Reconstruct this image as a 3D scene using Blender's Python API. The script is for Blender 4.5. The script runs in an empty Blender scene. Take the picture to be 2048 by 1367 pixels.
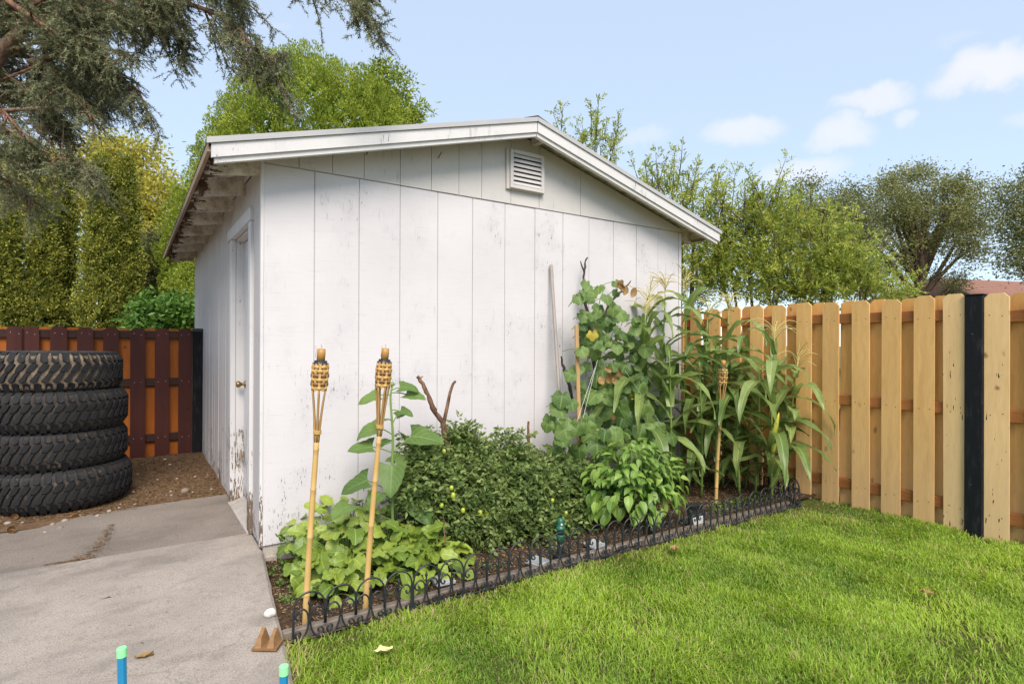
import bpy, math, random
import numpy as np
from mathutils import Matrix, Vector
random.seed(7); rng = np.random.default_rng(7)
S = bpy.context.scene
COL = S.collection
R = math.radians
PI = math.pi

# ------------------------------------------------------------------ camera, sky, sun, exposure
F_PX, YAW, CAM, ROLL, PITCH = 1135.95, 0.5922, (-0.70, -3.8967, 1.40), 0.0037, 0.0021
cam = bpy.data.objects.new('camera', bpy.data.cameras.new('camera')); COL.objects.link(cam)
cam.data.sensor_width = 36.0; cam.data.lens = 36.0 * F_PX / 2048.0
cam.data.clip_start = 0.05; cam.data.clip_end = 3000
cam.matrix_world = (Matrix.Translation(CAM) @ Matrix.Rotation(-YAW, 4, 'Z')
                    @ Matrix.Rotation(PI/2 + PITCH, 4, 'X') @ Matrix.Rotation(ROLL, 4, 'Z'))
S.camera = cam
S.view_settings.view_transform = 'Standard'; S.view_settings.look = 'None'
S.view_settings.gamma = 1.0; S.view_settings.use_curve_mapping = False
S.view_settings.exposure = 1.0
S.render.engine = 'CYCLES'
S.cycles.max_bounces = 6; S.cycles.transparent_max_bounces = 8

SUN_DIR = Vector((-0.24, -0.68, 0.80)).normalized()      # towards the sun
sl = bpy.data.lights.new('sun', 'SUN'); sl.energy = 2.6; sl.angle = R(34); sl.color = (1.0, 0.905, 0.80)
so = bpy.data.objects.new('sun', sl); COL.objects.link(so)
so.rotation_euler = SUN_DIR.to_track_quat('Z', 'Y').to_euler(); so.location = (0, 0, 30)

class NT:
    def __init__(s, tree): s.t = tree
    def put(s, sock, v):
        if isinstance(v, bpy.types.NodeSocket): s.t.links.new(v, sock)
        elif sock.type == 'RGBA' and len(v) == 3: sock.default_value = (*v, 1)
        else: sock.default_value = v
    def n(s, typ, _o=0, **kw):
        nd = s.t.nodes.new('ShaderNode' + typ)
        for k, v in kw.items():
            if k.startswith('p_'): setattr(nd, k[2:], v)
        for k, v in kw.items():
            if k.startswith('p_'): continue
            key = int(k[1:]) if k[0] == 'i' and k[1:].isdigit() else k.replace('_', ' ')
            s.put(nd.inputs[key], v)
        return nd.outputs[_o]
    def m(s, op, a, b=0.0, c=0.0, clamp=False):
        return s.n('Math', p_operation=op, p_use_clamp=clamp, i0=a, i1=b, i2=c)
    def vm(s, op, a, b=(0, 0, 0), o=0): return s.n('VectorMath', _o=o, p_operation=op, i0=a, i1=b)
    def mix(s, f, a, b, blend='MIX'):
        return s.n('Mix', _o=2, p_data_type='RGBA', p_blend_type=blend, i0=f, i6=a, i7=b)
    def ramp(s, f, stops, interp='LINEAR'):
        nd = s.t.nodes.new('ShaderNodeValToRGB'); s.put(nd.inputs[0], f)
        cr = nd.color_ramp; cr.interpolation = interp
        while len(cr.elements) < len(stops): cr.elements.new(0.5)
        for e, (p, c) in zip(cr.elements, stops):
            e.position = p; e.color = (c, c, c, 1) if isinstance(c, (int, float)) else (*c, 1)
        return nd.outputs[0]
    def step(s, f, a, b):     # smooth 0..1 between a and b
        return s.n('MapRange', p_interpolation_type='SMOOTHSTEP', i0=f, i1=a, i2=b, i3=0.0, i4=1.0)
    def map(s, vec, scale=(1, 1, 1), loc=(0, 0, 0)):
        return s.n('Mapping', Vector=vec, Scale=scale, Location=loc)
    def noise(s, vec, scale=5, detail=3, rough=0.55, o=0):
        return s.n('TexNoise', _o=o, Vector=vec, Scale=scale, Detail=detail, Roughness=rough)
    def pos(s): return s.n('NewGeometry', _o=0)
    def obj(s):
        o = s.n('TexCoord', _o=3); r = s.n('ObjectInfo', _o=5)
        return s.vm('ADD', o, s.n('CombineXYZ', X=s.m('MULTIPLY', r, 17.0), Y=s.m('MULTIPLY', r, 31.0), Z=s.m('MULTIPLY', r, 7.0)))
    def rand(s): return s.n('ObjectInfo', _o=5)

# world: Nishita sky with a thin pale veil and small cumulus puffs
W = bpy.data.worlds.new('World'); S.world = W; W.use_nodes = True
W.node_tree.nodes.clear(); w = NT(W.node_tree)
sky = w.n('TexSky', p_sky_type='NISHITA', p_sun_disc=False, p_sun_elevation=math.asin(SUN_DIR.z),
          p_sun_rotation=math.atan2(SUN_DIR.x, SUN_DIR.y), p_altitude=800, p_air_density=1.0, p_dust_density=0.3, p_ozone_density=1.5)
gen = w.n('TexCoord', _o=0)
dirn = w.vm('NORMALIZE', gen)
def cam_dir(px, py):
    x0, y0 = px - 1024, py - 683.5
    X, Y, Z = x0 / F_PX, 1.0, -y0 / F_PX
    c, s_ = math.cos(YAW), math.sin(YAW)
    return Vector((c*X + s_*Y, -s_*X + c*Y, Z))
nz = w.noise(dirn, 9, 5, 0.6, o=1)
nzo = w.vm('MULTIPLY', w.vm('SUBTRACT', nz, (0.5, 0.5, 0.5)), (0.085, 0.085, 0.085))
dd = w.vm('ADD', dirn, nzo)
puffs = [(1485, 258, 80, 30, .75), (1675, 268, 70, 33, .75), (1740, 205, 80, 26, .8), (1818, 226, 26, 16, .6), (1985, 138, 120, 42, .95),
         (1600, 340, 85, 32, .7), (1290, 268, 55, 18, .35), (2180, 200, 120, 40, .9), (2400, 330, 120, 40, .7), (-500, 330, 140, 40, .6), (-300, -60, 160, 50, .5),
         (545, 50, 40, 16, .16), (1900, 90, 40, 14, .15), (1180, -250, 120, 40, .5)]
fac = None
for px, py, hw, hh, a in puffs:
    d0 = cam_dir(px, py); Ld = d0.length; d0.normalize()
    rt = d0.cross(Vector((0, 0, 1))).normalized(); up = rt.cross(d0)
    ax = 0.84*hw / F_PX / Ld; ay = 0.84*hh / F_PX / Ld
    f0 = w.m('GREATER_THAN', w.vm('DOT_PRODUCT', dd, tuple(d0), o=1), 0.0)
    ex = w.m('POWER', w.m('ABSOLUTE', w.m('DIVIDE', w.vm('DOT_PRODUCT', dd, tuple(rt), o=1), ax)), 2.0)
    yy = w.m('SUBTRACT', w.vm('DOT_PRODUCT', dd, tuple(up), o=1), float(0))
    ey = w.m('POWER', w.m('ABSOLUTE', w.m('DIVIDE', yy, ay)), 2.0)
    g = w.m('MULTIPLY', w.m('MULTIPLY', w.n('MapRange', p_interpolation_type='SMOOTHSTEP', i0=w.m('ADD', ex, ey), i1=1.7, i2=0.05, i3=0.0, i4=1.0), a), f0)
    fac = g if fac is None else w.m('MAXIMUM', fac, g)
veil = w.mix(0.70, sky, (2.85, 3.38, 4.05))
cl = w.mix(w.m('MULTIPLY', fac, 0.72), veil, (4.0, 3.87, 4.05))
bg = w.n('Background', Color=cl, Strength=0.13)
ow = W.node_tree.nodes.new('ShaderNodeOutputWorld'); W.node_tree.links.new(bg, ow.inputs[0])

# ------------------------------------------------------------------ pixel -> place (used only to read positions off the photograph)
def ray(px, py):
    x0, y0 = px - 1024, py - 683.5; cr, sr = math.cos(ROLL), math.sin(ROLL)
    x = cr*x0 + sr*y0; y = -sr*x0 + cr*y0
    X, Y2, Z2 = x/F_PX, 1.0, -y/F_PX; cp, sp = math.cos(PITCH), math.sin(PITCH)
    Y = cp*Y2 - sp*Z2; Z = sp*Y2 + cp*Z2; c, s_ = math.cos(YAW), math.sin(YAW)
    return np.array([c*X + s_*Y, -s_*X + c*Y, Z])
C0 = np.array(CAM)
def gz(px, py, z=0.0): r = ray(px, py); return C0 + r*((z - C0[2])/r[2])
def gv(px, py, v): r = ray(px, py); return C0 + r*((v - C0[1])/r[1])
def gu(px, py, u): r = ray(px, py); return C0 + r*((u - C0[0])/r[0])
def gd(px, py, D): return C0 + ray(px, py)*D
def project(P):
    d = np.asarray(P, float) - C0; c, s_ = math.cos(YAW), math.sin(YAW)
    X = c*d[..., 0] - s_*d[..., 1]; Y = s_*d[..., 0] + c*d[..., 1]
    return 1024 + F_PX*X/np.maximum(Y, 1e-3), 683.5 - F_PX*d[..., 2]/np.maximum(Y, 1e-3), Y

# ------------------------------------------------------------------ mesh helpers
def mesh_data(name, V, Fc, mat=None, smooth=False, uv=None, var=None):
    me = bpy.data.meshes.new(name)
    V = np.asarray(V, np.float32)
    if isinstance(Fc, np.ndarray):
        nf, k = Fc.shape
        me.vertices.add(len(V)); me.vertices.foreach_set('co', V.ravel())
        me.loops.add(nf*k); me.loops.foreach_set('vertex_index', Fc.astype(np.int32).ravel())
        me.polygons.add(nf); me.polygons.foreach_set('loop_start', np.arange(0, nf*k, k, dtype=np.int32))
        me.update(calc_edges=True)
    else:
        me.from_pydata([tuple(map(float, p)) for p in V], [], [tuple(f) for f in Fc]); me.update()
    if smooth: me.polygons.foreach_set('use_smooth', np.ones(len(me.polygons), bool))
    if uv is not None:
        l = me.uv_layers.new(name='UVMap'); li = np.zeros(len(me.loops), np.int32); me.loops.foreach_get('vertex_index', li)
        l.data.foreach_set('uv', np.asarray(uv, np.float32)[li].ravel())
    if var is not None:
        a = me.attributes.new('var', 'FLOAT', 'POINT'); a.data.foreach_set('value', np.asarray(var, np.float32).ravel())
    if mat: me.materials.append(mat)
    return me
def tag(o, label=None, cat=None, group=None, kind=None):
    if label: o['label'] = label
    if cat: o['category'] = cat
    if group: o['group'] = group
    if kind: o['kind'] = kind
    return o
def obj(name, data, parent=None, loc=None, mtx=None):
    o = bpy.data.objects.new(name, data); COL.objects.link(o)
    if parent is not None: o.parent = parent
    if mtx is not None: o.matrix_basis = mtx
    elif loc is not None: o.location = loc
    return o
def thing(name, label, cat, loc=(0, 0, 0), group=None, rz=0.0):
    o = bpy.data.objects.new(name, None); COL.objects.link(o); o.location = loc; o.rotation_euler = (0, 0, rz)
    o.empty_display_size = 0.1
    return tag(o, label, cat, group)
def kids(o): return [c for c in o.children]
def dup(root, loc=None, label=None, rz=None, scale=None):
    r = root.copy(); COL.objects.link(r)
    if loc is not None: r.location = loc
    if rz is not None: r.rotation_euler = (0, 0, rz)
    if scale is not None: r.scale = scale
    if label: r['label'] = label
    for ch in list(root.children):
        c = ch.copy(); COL.objects.link(c); c.parent = r
        for g in list(ch.children):
            d = g.copy(); COL.objects.link(d); d.parent = c
    return r

class B:
    def __init__(s): s.v = []; s.f = []
    def add(s, V, Fc):
        o = len(s.v); s.v += [tuple(map(float, p)) for p in V]; s.f += [tuple(i+o for i in f) for f in Fc]; return s
    def box(s, x0, x1, y0, y1, z0, z1, c=0.0, M=None):
        if c <= 0:
            V = [(x, y, z) for x in (x0, x1) for y in (y0, y1) for z in (z0, z1)]
            Fc = [(0, 1, 3, 2), (4, 6, 7, 5), (0, 4, 5, 1), (2, 3, 7, 6), (0, 2, 6, 4), (1, 5, 7, 3)]
        else:
            V = []; idx = {}
            X, Y, Z = (x0, x1), (y0, y1), (z0, z1)
            for i in (0, 1):
                for j in (0, 1):
                    for k in (0, 1):
                        cx, cy, cz = (1-2*i)*c, (1-2*j)*c, (1-2*k)*c
                        for a, off in enumerate(((0, cy, cz), (cx, 0, cz), (cx, cy, 0))):
                            idx[i, j, k, a] = len(V); V.append((X[i]+off[0], Y[j]+off[1], Z[k]+off[2]))
            Fc = []
            def q(a, b, c_, d, flip): Fc.append((a, b, c_, d) if not flip else (d, c_, b, a))
            for i in (0, 1): q(idx[i, 0, 0, 0], idx[i, 1, 0, 0], idx[i, 1, 1, 0], idx[i, 0, 1, 0], i == 0)
            for j in (0, 1): q(idx[0, j, 0, 1], idx[1, j, 0, 1], idx[1, j, 1, 1], idx[0, j, 1, 1], j == 1)
            for k in (0, 1): q(idx[0, 0, k, 2], idx[1, 0, k, 2], idx[1, 1, k, 2], idx[0, 1, k, 2], k == 0)
            for j in (0, 1):
                for k in (0, 1): q(idx[0, j, k, 1], idx[1, j, k, 1], idx[1, j, k, 2], idx[0, j, k, 2], (j+k) % 2 == 1)
            for i in (0, 1):
                for k in (0, 1): q(idx[i, 0, k, 0], idx[i, 1, k, 0], idx[i, 1, k, 2], idx[i, 0, k, 2], (i+k) % 2 == 0)
            for i in (0, 1):
                for j in (0, 1): q(idx[i, j, 0, 0], idx[i, j, 1, 0], idx[i, j, 1, 1], idx[i, j, 0, 1], (i+j) % 2 == 1)
            for i in (0, 1):
                for j in (0, 1):
                    for k in (0, 1):
                        t = (idx[i, j, k, 0], idx[i, j, k, 1], idx[i, j, k, 2]); Fc.append(t if (i+j+k) % 2 else t[::-1])
        if M is not None: V = [tuple(M @ Vector(p)) for p in V]
        return s.add(V, Fc)
    def prism(s, poly, fa, fb):     # poly of 2D points, fa/fb map (a,b)->3D for the two ends
        n = len(poly); V = [fa(*p) for p in poly] + [fb(*p) for p in poly]
        Fc = [tuple(range(n))[::-1], tuple(range(n, 2*n))] + [(i, (i+1) % n, n+(i+1) % n, n+i) for i in range(n)]
        return s.add(V, Fc)
    def tube(s, pts, rad, n=8, cap=True):
        V, Fc = tube(pts, rad, n, cap); return s.add(V, Fc)
    def lathe(s, prof, n=16, c=(0, 0, 0)):
        V = []; Fc = []
        for r, z in prof:
            for k in range(n):
                a = 2*PI*k/n; V.append((c[0]+r*math.cos(a), c[1]+r*math.sin(a), c[2]+z))
        for i in range(len(prof)-1):
            for k in range(n):
                Fc.append((i*n+k, i*n+(k+1) % n, (i+1)*n+(k+1) % n, (i+1)*n+k))
        return s.add(V, Fc)
    def data(s, name, mat, smooth=False): return mesh_data(name, s.v, s.f, mat, smooth)
    def make(s, name, mat, parent=None, smooth=False, loc=None, mtx=None): return obj(name, s.data(name, mat, smooth), parent, loc, mtx)

def tube(pts, rad, n=8, cap=True):
    P = np.asarray(pts, float); m = len(P)
    r = np.full(m, rad, float) if np.isscalar(rad) else np.asarray(rad, float)
    T = np.gradient(P, axis=0); T /= np.linalg.norm(T, axis=1)[:, None] + 1e-9
    a = np.array([0, 0, 1.]) if abs(T[0][2]) < 0.9 else np.array([1., 0, 0])
    N = np.cross(T[0], a); N /= np.linalg.norm(N)
    V = []
    for i in range(m):
        N = N - T[i]*np.dot(N, T[i]); N /= np.linalg.norm(N) + 1e-9
        Bn = np.cross(T[i], N)
        for k in range(n):
            an = 2*PI*k/n; V.append(P[i] + r[i]*(math.cos(an)*N + math.sin(an)*Bn))
    Fc = [(i*n+k, i*n+(k+1) % n, (i+1)*n+(k+1) % n, (i+1)*n+k) for i in range(m-1) for k in range(n)]
    if cap: Fc += [tuple(range(n))[::-1], tuple(range((m-1)*n, m*n))]
    return V, Fc
def bez(a, b, c, n=8):
    a, b, c = map(lambda q: np.asarray(q, float), (a, b, c)); t = np.linspace(0, 1, n)[:, None]
    return (1-t)**2*a + 2*t*(1-t)*b + t*t*c
def catmull(P, n=6):
    P = np.asarray(P, float); Q = np.vstack([2*P[0]-P[1], P, 2*P[-1]-P[-2]]); out = []
    for i in range(1, len(Q)-2):
        for t in np.linspace(0, 1, n, endpoint=False):
            a, b, c, d = Q[i-1], Q[i], Q[i+1], Q[i+2]
            out.append(0.5*((2*b)+(c-a)*t+(2*a-5*b+4*c-d)*t*t+(3*b-a-3*c+d)*t**3))
    out.append(P[-1]); return np.array(out)
def frame(pos, d, up=(0, 0, 1), s=1.0, sx=None):   # +Y along d, +Z near up
    d = Vector(d).normalized(); up = Vector(up)
    x = d.cross(up)
    if x.length < 1e-4: x = d.cross(Vector((1, 0.1, 0)))
    x.normalize(); z = x.cross(d)
    sx = s if sx is None else sx
    M = Matrix(((x.x*sx, d.x*s, z.x*s, pos[0]), (x.y*sx, d.y*s, z.y*s, pos[1]), (x.z*sx, d.z*s, z.z*s, pos[2]), (0, 0, 0, 1)))
    return M
def nrm(a): return a/(np.linalg.norm(a, axis=-1, keepdims=True)+1e-9)
def rdir(n): return nrm(rng.normal(size=(n, 3)))

# ------------------------------------------------------------------ materials
def mat(name):
    m = bpy.data.materials.new(name); m.use_nodes = True; m.node_tree.nodes.clear(); return m, NT(m.node_tree)
def fin(m, g, col, rough=0.7, spec=0.4, height=None, bs=0.3, bd=0.01, metal=0.0, trans=None, tcol=None):
    kw = dict(Base_Color=col, Roughness=rough, Specular_IOR_Level=spec, Metallic=metal)
    if height is not None: kw['Normal'] = g.n('Bump', Strength=bs, Distance=bd, Height=height)
    sh = g.n('BsdfPrincipled', **kw)
    if trans:
        tr = g.n('BsdfTranslucent', Color=tcol if tcol is not None else col); sh = g.n('MixShader', i0=trans, i1=sh, i2=tr)
    o = g.t.nodes.new('ShaderNodeOutputMaterial'); g.t.links.new(sh, o.inputs[0]); return m

def m_white(name, base=(0.625, 0.595, 0.605), chips=1.0, wood=(0.20, 0.16, 0.13), lowchips=0.0, saw=True):
    m, g = mat(name); p = g.pos()
    big = g.noise(p, 1.3, 3); fine = g.noise(g.map(p, (60, 60, 7)), 1, 4, 0.7)
    sawl = g.noise(g.map(p, (4, 4, 95)), 1, 4, 0.8)
    patch = g.noise(p, 2.4, 5, 0.68)
    # cracks: thin vertical flakes in patches
    ck = g.noise(g.map(p, (120, 120, 17)), 1, 3, 0.62)
    z = g.n('SeparateXYZ', _o=2, Vector=p)
    th = g.m('SUBTRACT', 0.815 - 0.05*chips, g.m('MULTIPLY', g.m('SUBTRACT', patch, 0.5), 0.95))
    if lowchips: th = g.m('SUBTRACT', th, g.m('MULTIPLY', g.n('MapRange', i0=z, i1=0.9, i2=0.1, i3=0.0, i4=1.0), lowchips))
    chip = g.m('GREATER_THAN', ck, th)
    c = g.mix(g.m('MULTIPLY', g.step(big, 0.35, 0.7), 0.5), base, tuple(b*0.86 for b in base))
    c = g.mix(g.m('MULTIPLY', g.step(patch, 0.50, 0.72), 0.45), c, (0.46, 0.45, 0.475))
    if saw: c = g.mix(g.m('MULTIPLY', g.step(sawl, 0.53, 0.70), 0.34), c, (0.40, 0.385, 0.395))
    c = g.mix(g.m('MULTIPLY', g.m('MULTIPLY', g.step(fine, 0.58, 0.70), g.step(patch, 0.42, 0.62)), 0.62), c, (0.30, 0.285, 0.29))
    wd = g.mix(g.noise(g.map(p, (90, 90, 5)), 1, 2), wood, tuple(x*0.5 for x in wood))
    c = g.mix(chip, c, wd)
    h = g.m('ADD', g.m('MULTIPLY', sawl, 0.6), g.m('MULTIPLY', g.m('SUBTRACT', 1.0, chip), 0.8))
    return fin(m, g, c, 0.62, 0.3, h, 0.35, 0.003)
M_wall = m_white('white paint siding', chips=1.0, lowchips=0.14)
M_side = m_white('white paint side wall', base=(0.545, 0.51, 0.49), chips=0.6, lowchips=0.22)  # the side wall's dimmer light is put into this darker base
M_trim = m_white('white paint trim', base=(0.645, 0.625, 0.615), chips=1.0, saw=False, wood=(0.215, 0.15, 0.105), lowchips=0.33)
M_gable = m_white('shaded gable paint', base=(0.57, 0.54, 0.515), chips=-0.4)  # eave shade on the gable is put into its darker beige
def m_rot(name):     # rafter tails: cream paint, rotten brown towards the outer end
    m, g = mat(name); p = g.pos(); x = g.n('SeparateXYZ', _o=0, Vector=p)
    n1 = g.noise(g.map(p, (9, 9, 30)), 1, 4, 0.7)
    rot = g.m('GREATER_THAN', g.m('ADD', n1, g.n('MapRange', i0=x, i1=-0.05, i2=-0.32, i3=-0.34, i4=0.22)), 0.60)
    c = g.mix(rot, g.mix(g.step(g.noise(p, 14, 5, 0.7), 0.35, 0.68), (0.64, 0.58, 0.50), (0.33, 0.27, 0.20)), g.mix(g.noise(g.map(p, (20, 60, 60)), 1, 3), (0.15, 0.085, 0.045), (0.04, 0.025, 0.017)))
    return fin(m, g, c, 0.8, 0.2, g.m('ADD', g.m('SUBTRACT', 1.0, rot), g.m('MULTIPLY', n1, 0.5)), 0.6, 0.006)
M_rot = m_rot('peeling rafter paint')
def m_wood(name, a, b, knot=(0.12, 0.05, 0.02), ax='z', scale=1.0, rough=0.75, kn=1.0, marks=0.0, rv=0.42):
    m, g = mat(name); p = g.obj()
    st = (22, 22, 1.1) if ax == 'z' else ((1.1, 22, 22) if ax == 'x' else (22, 1.1, 22))
    warp = g.vm('ADD', p, g.vm('MULTIPLY', g.noise(p, 3.5*scale, 2, o=1), (0.10, 0.10, 0.10)))
    gr = g.noise(g.map(warp, tuple(s*scale for s in st)), 1, 4, 0.6)
    fine = g.noise(g.map(p, tuple(s*6*scale for s in st)), 1, 2, 0.6)
    c = g.mix(g.step(gr, 0.3, 0.72), a, b)
    c = g.mix(g.m('MULTIPLY', g.step(fine, 0.5, 0.75), 0.5), c, tuple(x*0.6 for x in b))
    c = g.mix(rv, c, g.mix(g.rand(), tuple(x*0.72 for x in a), tuple(min(1, x*1.25) for x in a)))
    vo = g.n('TexVoronoi', _o=0, Vector=g.map(g.vm('ADD', p, g.vm('MULTIPLY', g.noise(p, 22, 3, o=1), (0.035, 0.035, 0.06))), (5.5, 5.5, 3.6) if ax == 'z' else ((3.6, 5.5, 5.5) if ax == 'x' else (5.5, 3.6, 5.5))), Scale=1.0)
    if kn: c = g.mix(g.m('MULTIPLY', g.step(vo, 0.12, 0.02), 0.7*kn), c, knot)
    big = g.noise(g.pos(), 1.7, 3); c = g.mix(g.m('MULTIPLY', g.step(big, 0.5, 0.75), 0.25), c, tuple(x*0.75 for x in a))
    if 'edar' in name:      # lower ends bleached greyer by sprinkler water and soil splash
        zz = g.n('SeparateXYZ', _o=2, Vector=g.pos()); c = g.mix(g.m('MULTIPLY', g.step(g.m('ADD', zz, g.m('MULTIPLY', g.noise(g.pos(), 5, 3), 0.5)), 1.25, 0.25), 0.28), c, (0.50, 0.36, 0.24))
    if marks:
        z = g.n('SeparateXYZ', _o=2, Vector=g.pos())
        mk = g.noise(g.map(p, (55, 55, 9)), 1, 2, 0.5)
        c = g.mix(g.m('MULTIPLY', g.m('GREATER_THAN', mk, 0.70), g.m('LESS_THAN', z, 1.35)), c, (0.02, 0.018, 0.018))
    return fin(m, g, c, rough, 0.3, g.m('ADD', gr, g.m('MULTIPLY', fine, 0.5)), 0.25, 0.002)
M_cedar = m_wood('new cedar picket', (0.77, 0.465, 0.175), (0.58, 0.32, 0.105), knot=(0.20, 0.09, 0.035))
M_cedar_back = m_wood('cedar back picket', (0.72, 0.395, 0.125), (0.54, 0.27, 0.075))
M_cedar_marks = m_wood('cedar picket with black marks', (0.76, 0.51, 0.24), (0.62, 0.39, 0.165), marks=1.0)
M_rail_brown = m_wood('stained rail', (0.34, 0.13, 0.035), (0.22, 0.08, 0.022), ax='y')
M_red = m_wood('oxblood stained picket', (0.080, 0.020, 0.014), (0.046, 0.013, 0.010), knot=(0.012, 0.005, 0.006), rough=0.6)
M_orange = m_wood('orange stained picket', (0.44, 0.125, 0.014), (0.28, 0.072, 0.010), knot=(0.07, 0.02, 0.008), rough=0.6)
M_rail_dark = m_wood('dark stained rail', (0.055, 0.026, 0.02), (0.03, 0.016, 0.014), ax='x')
M_grey_wood = m_wood('weathered grey timber', (0.24, 0.195, 0.155), (0.15, 0.12, 0.10), ax='x', kn=0.3)
M_stake_grey = m_wood('bare grey pole', (0.42, 0.37, 0.34), (0.30, 0.26, 0.24), kn=0.0, scale=2)
M_stake_tan = m_wood('tan lath', (0.48, 0.30, 0.14), (0.36, 0.21, 0.09), kn=0.2, scale=2)
M_eave = m_wood('weathered brown eave board', (0.34, 0.25, 0.18), (0.21, 0.15, 0.11), ax='y')
M_chunk = m_wood('brown broken wood', (0.27, 0.15, 0.065), (0.15, 0.075, 0.03), ax='x', scale=3, kn=0)
def m_bark(name, a, b, sc=30):
    m, g = mat(name); p = g.obj(); n1 = g.noise(g.map(p, (sc, sc, sc*0.3)), 1, 4, 0.7); n2 = g.noise(p, sc*2.5, 2)
    return fin(m, g, g.mix(g.step(n1, 0.35, 0.65), a, b), 0.9, 0.15, g.m('ADD', n1, n2), 0.8, 0.006)
M_bark = m_bark('brown bark', (0.055, 0.038, 0.028), (0.15, 0.105, 0.075), 14)
M_bark_red = m_bark('reddish branch bark', (0.075, 0.042, 0.028), (0.24, 0.135, 0.085))
M_bark_dark = m_bark('dark twig bark', (0.03, 0.022, 0.018), (0.09, 0.065, 0.05))
M_deadtwig = m_bark('dead twig', (0.12, 0.08, 0.055), (0.25, 0.17, 0.12))
def m_plain(name, col, rough=0.5, spec=0.5, var=0.15, sc=20, metal=0.0, bs=0.15):
    m, g = mat(name); p = g.obj(); n1 = g.noise(p, sc, 4, 0.6)
    return fin(m, g, g.mix(n1, tuple(c*(1-var) for c in col), tuple(c*(1+var) for c in col)), rough, spec, n1, bs, 0.003, metal)
M_black = m_plain('black plastic edging', (0.022, 0.024, 0.028), 0.42, 0.5)
M_blackpost = None
def m_post(name, sc=1.0):
    m, g = mat(name); p = g.obj(); n1 = g.noise(g.map(p, (30, 30, 6)), 1, 5, 0.7); sp = g.noise(p, 45, 3, 0.7)
    c = g.mix(g.step(n1, 0.5, 0.75), (0.010, 0.011, 0.013), (0.035, 0.034, 0.036))
    c = g.mix(g.m('MULTIPLY', g.m('GREATER_THAN', sp, 0.71), g.m('GREATER_THAN', n1, 0.52)), c, (0.25, 0.24, 0.24))
    return fin(m, g, c, 0.6, 0.15, n1, 0.2, 0.003)
M_blackpost = m_post('black painted post')
M_brass = m_plain('aged brass', (0.32, 0.22, 0.09), 0.35, 0.5, metal=0.9)
M_dark = m_plain('dark void', (0.02, 0.02, 0.02), 0.9, 0.1)
M_nail = m_plain('rusty nail', (0.12, 0.08, 0.06), 0.6, 0.4, metal=0.5)
M_metaledge = m_plain('pale drip edge', (0.42, 0.41, 0.41), 0.45, 0.5, var=0.10, sc=6)
M_shingle = m_plain('dark asphalt shingle', (0.055, 0.045, 0.042), 0.95, 0.1, var=0.5, sc=60, bs=0.6)
M_bamboo = None
def m_bamboo(name, a, b):
    m, g = mat(name); p = g.obj(); n1 = g.noise(g.map(p, (60, 60, 4)), 1, 3); n2 = g.noise(p, 7, 3)
    c = g.mix(n1, a, b); c = g.mix(g.m('MULTIPLY', g.step(n2, 0.55, 0.75), 0.3), c, tuple(x*0.6 for x in a))
    return fin(m, g, c, 0.45, 0.45, n1, 0.15, 0.002)
M_bamboo = m_bamboo('bamboo cane', (0.60, 0.40, 0.15), (0.50, 0.31, 0.10))
M_wick = m_bamboo('wick tube wood', (0.46, 0.25, 0.07), (0.36, 0.18, 0.045))
M_weave = m_bamboo('pale weave strip', (0.58, 0.36, 0.12), (0.46, 0.26, 0.08))
M_weave_dark = m_bamboo('brown weave strip', (0.26, 0.13, 0.06), (0.19, 0.09, 0.04))
M_split = m_bamboo('split bamboo strut', (0.42, 0.25, 0.09), (0.30, 0.17, 0.06))
M_twine = m_plain('straw twine', (0.55, 0.36, 0.12), 0.8, 0.2)
M_blue = m_plain('turquoise blue plastic', (0.010, 0.21, 0.40), 0.4, 0.5, var=0.08)
M_mint = m_plain('mint green cap', (0.28, 0.80, 0.34), 0.5, 0.4, var=0.05)
M_green_pl = m_plain('green plastic', (0.014, 0.105, 0.062), 0.35, 0.5, var=0.15)
M_whitepl = m_plain('white lens', (0.60, 0.60, 0.58), 0.4, 0.5, var=0.08)
M_glassplate = m_plain('pale grey plate', (0.42, 0.44, 0.43), 0.25, 0.5, var=0.2, sc=30)
M_cream2 = m_plain('cream petal', (0.66, 0.58, 0.26), 0.7, 0.2, var=0.4, sc=50)
M_stone_white = m_plain('white stone', (0.66, 0.62, 0.57), 0.8, 0.2, var=0.2, sc=25, bs=0.5)

def m_rubber(name, dark, dust, amt):
    m, g = mat(name); p = g.obj(); n1 = g.noise(p, 9, 5, 0.65); n2 = g.noise(g.map(p, (35, 35, 10)), 1, 4, 0.7)
    f = g.step(g.m('ADD', g.m('MULTIPLY', n1, 0.6), g.m('MULTIPLY', n2, 0.5)), 0.72 - amt*0.35, 0.92 - amt*0.25)
    return fin(m, g, g.mix(f, dark, dust), 0.75, 0.3, n2, 0.35, 0.003)
M_tread = m_rubber('tread rubber', (0.013, 0.013, 0.0145), (0.055, 0.045, 0.037), 0.32)
M_groove_dusty = m_rubber('dusty grooves', (0.09, 0.07, 0.05), (0.26, 0.195, 0.135), 0.75)
M_groove = m_rubber('worn grooves', (0.03, 0.025, 0.022), (0.15, 0.112, 0.082), 0.45)
M_sidewall = m_rubber('tyre sidewall', (0.03, 0.029, 0.029), (0.13, 0.105, 0.085), 0.55)

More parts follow.
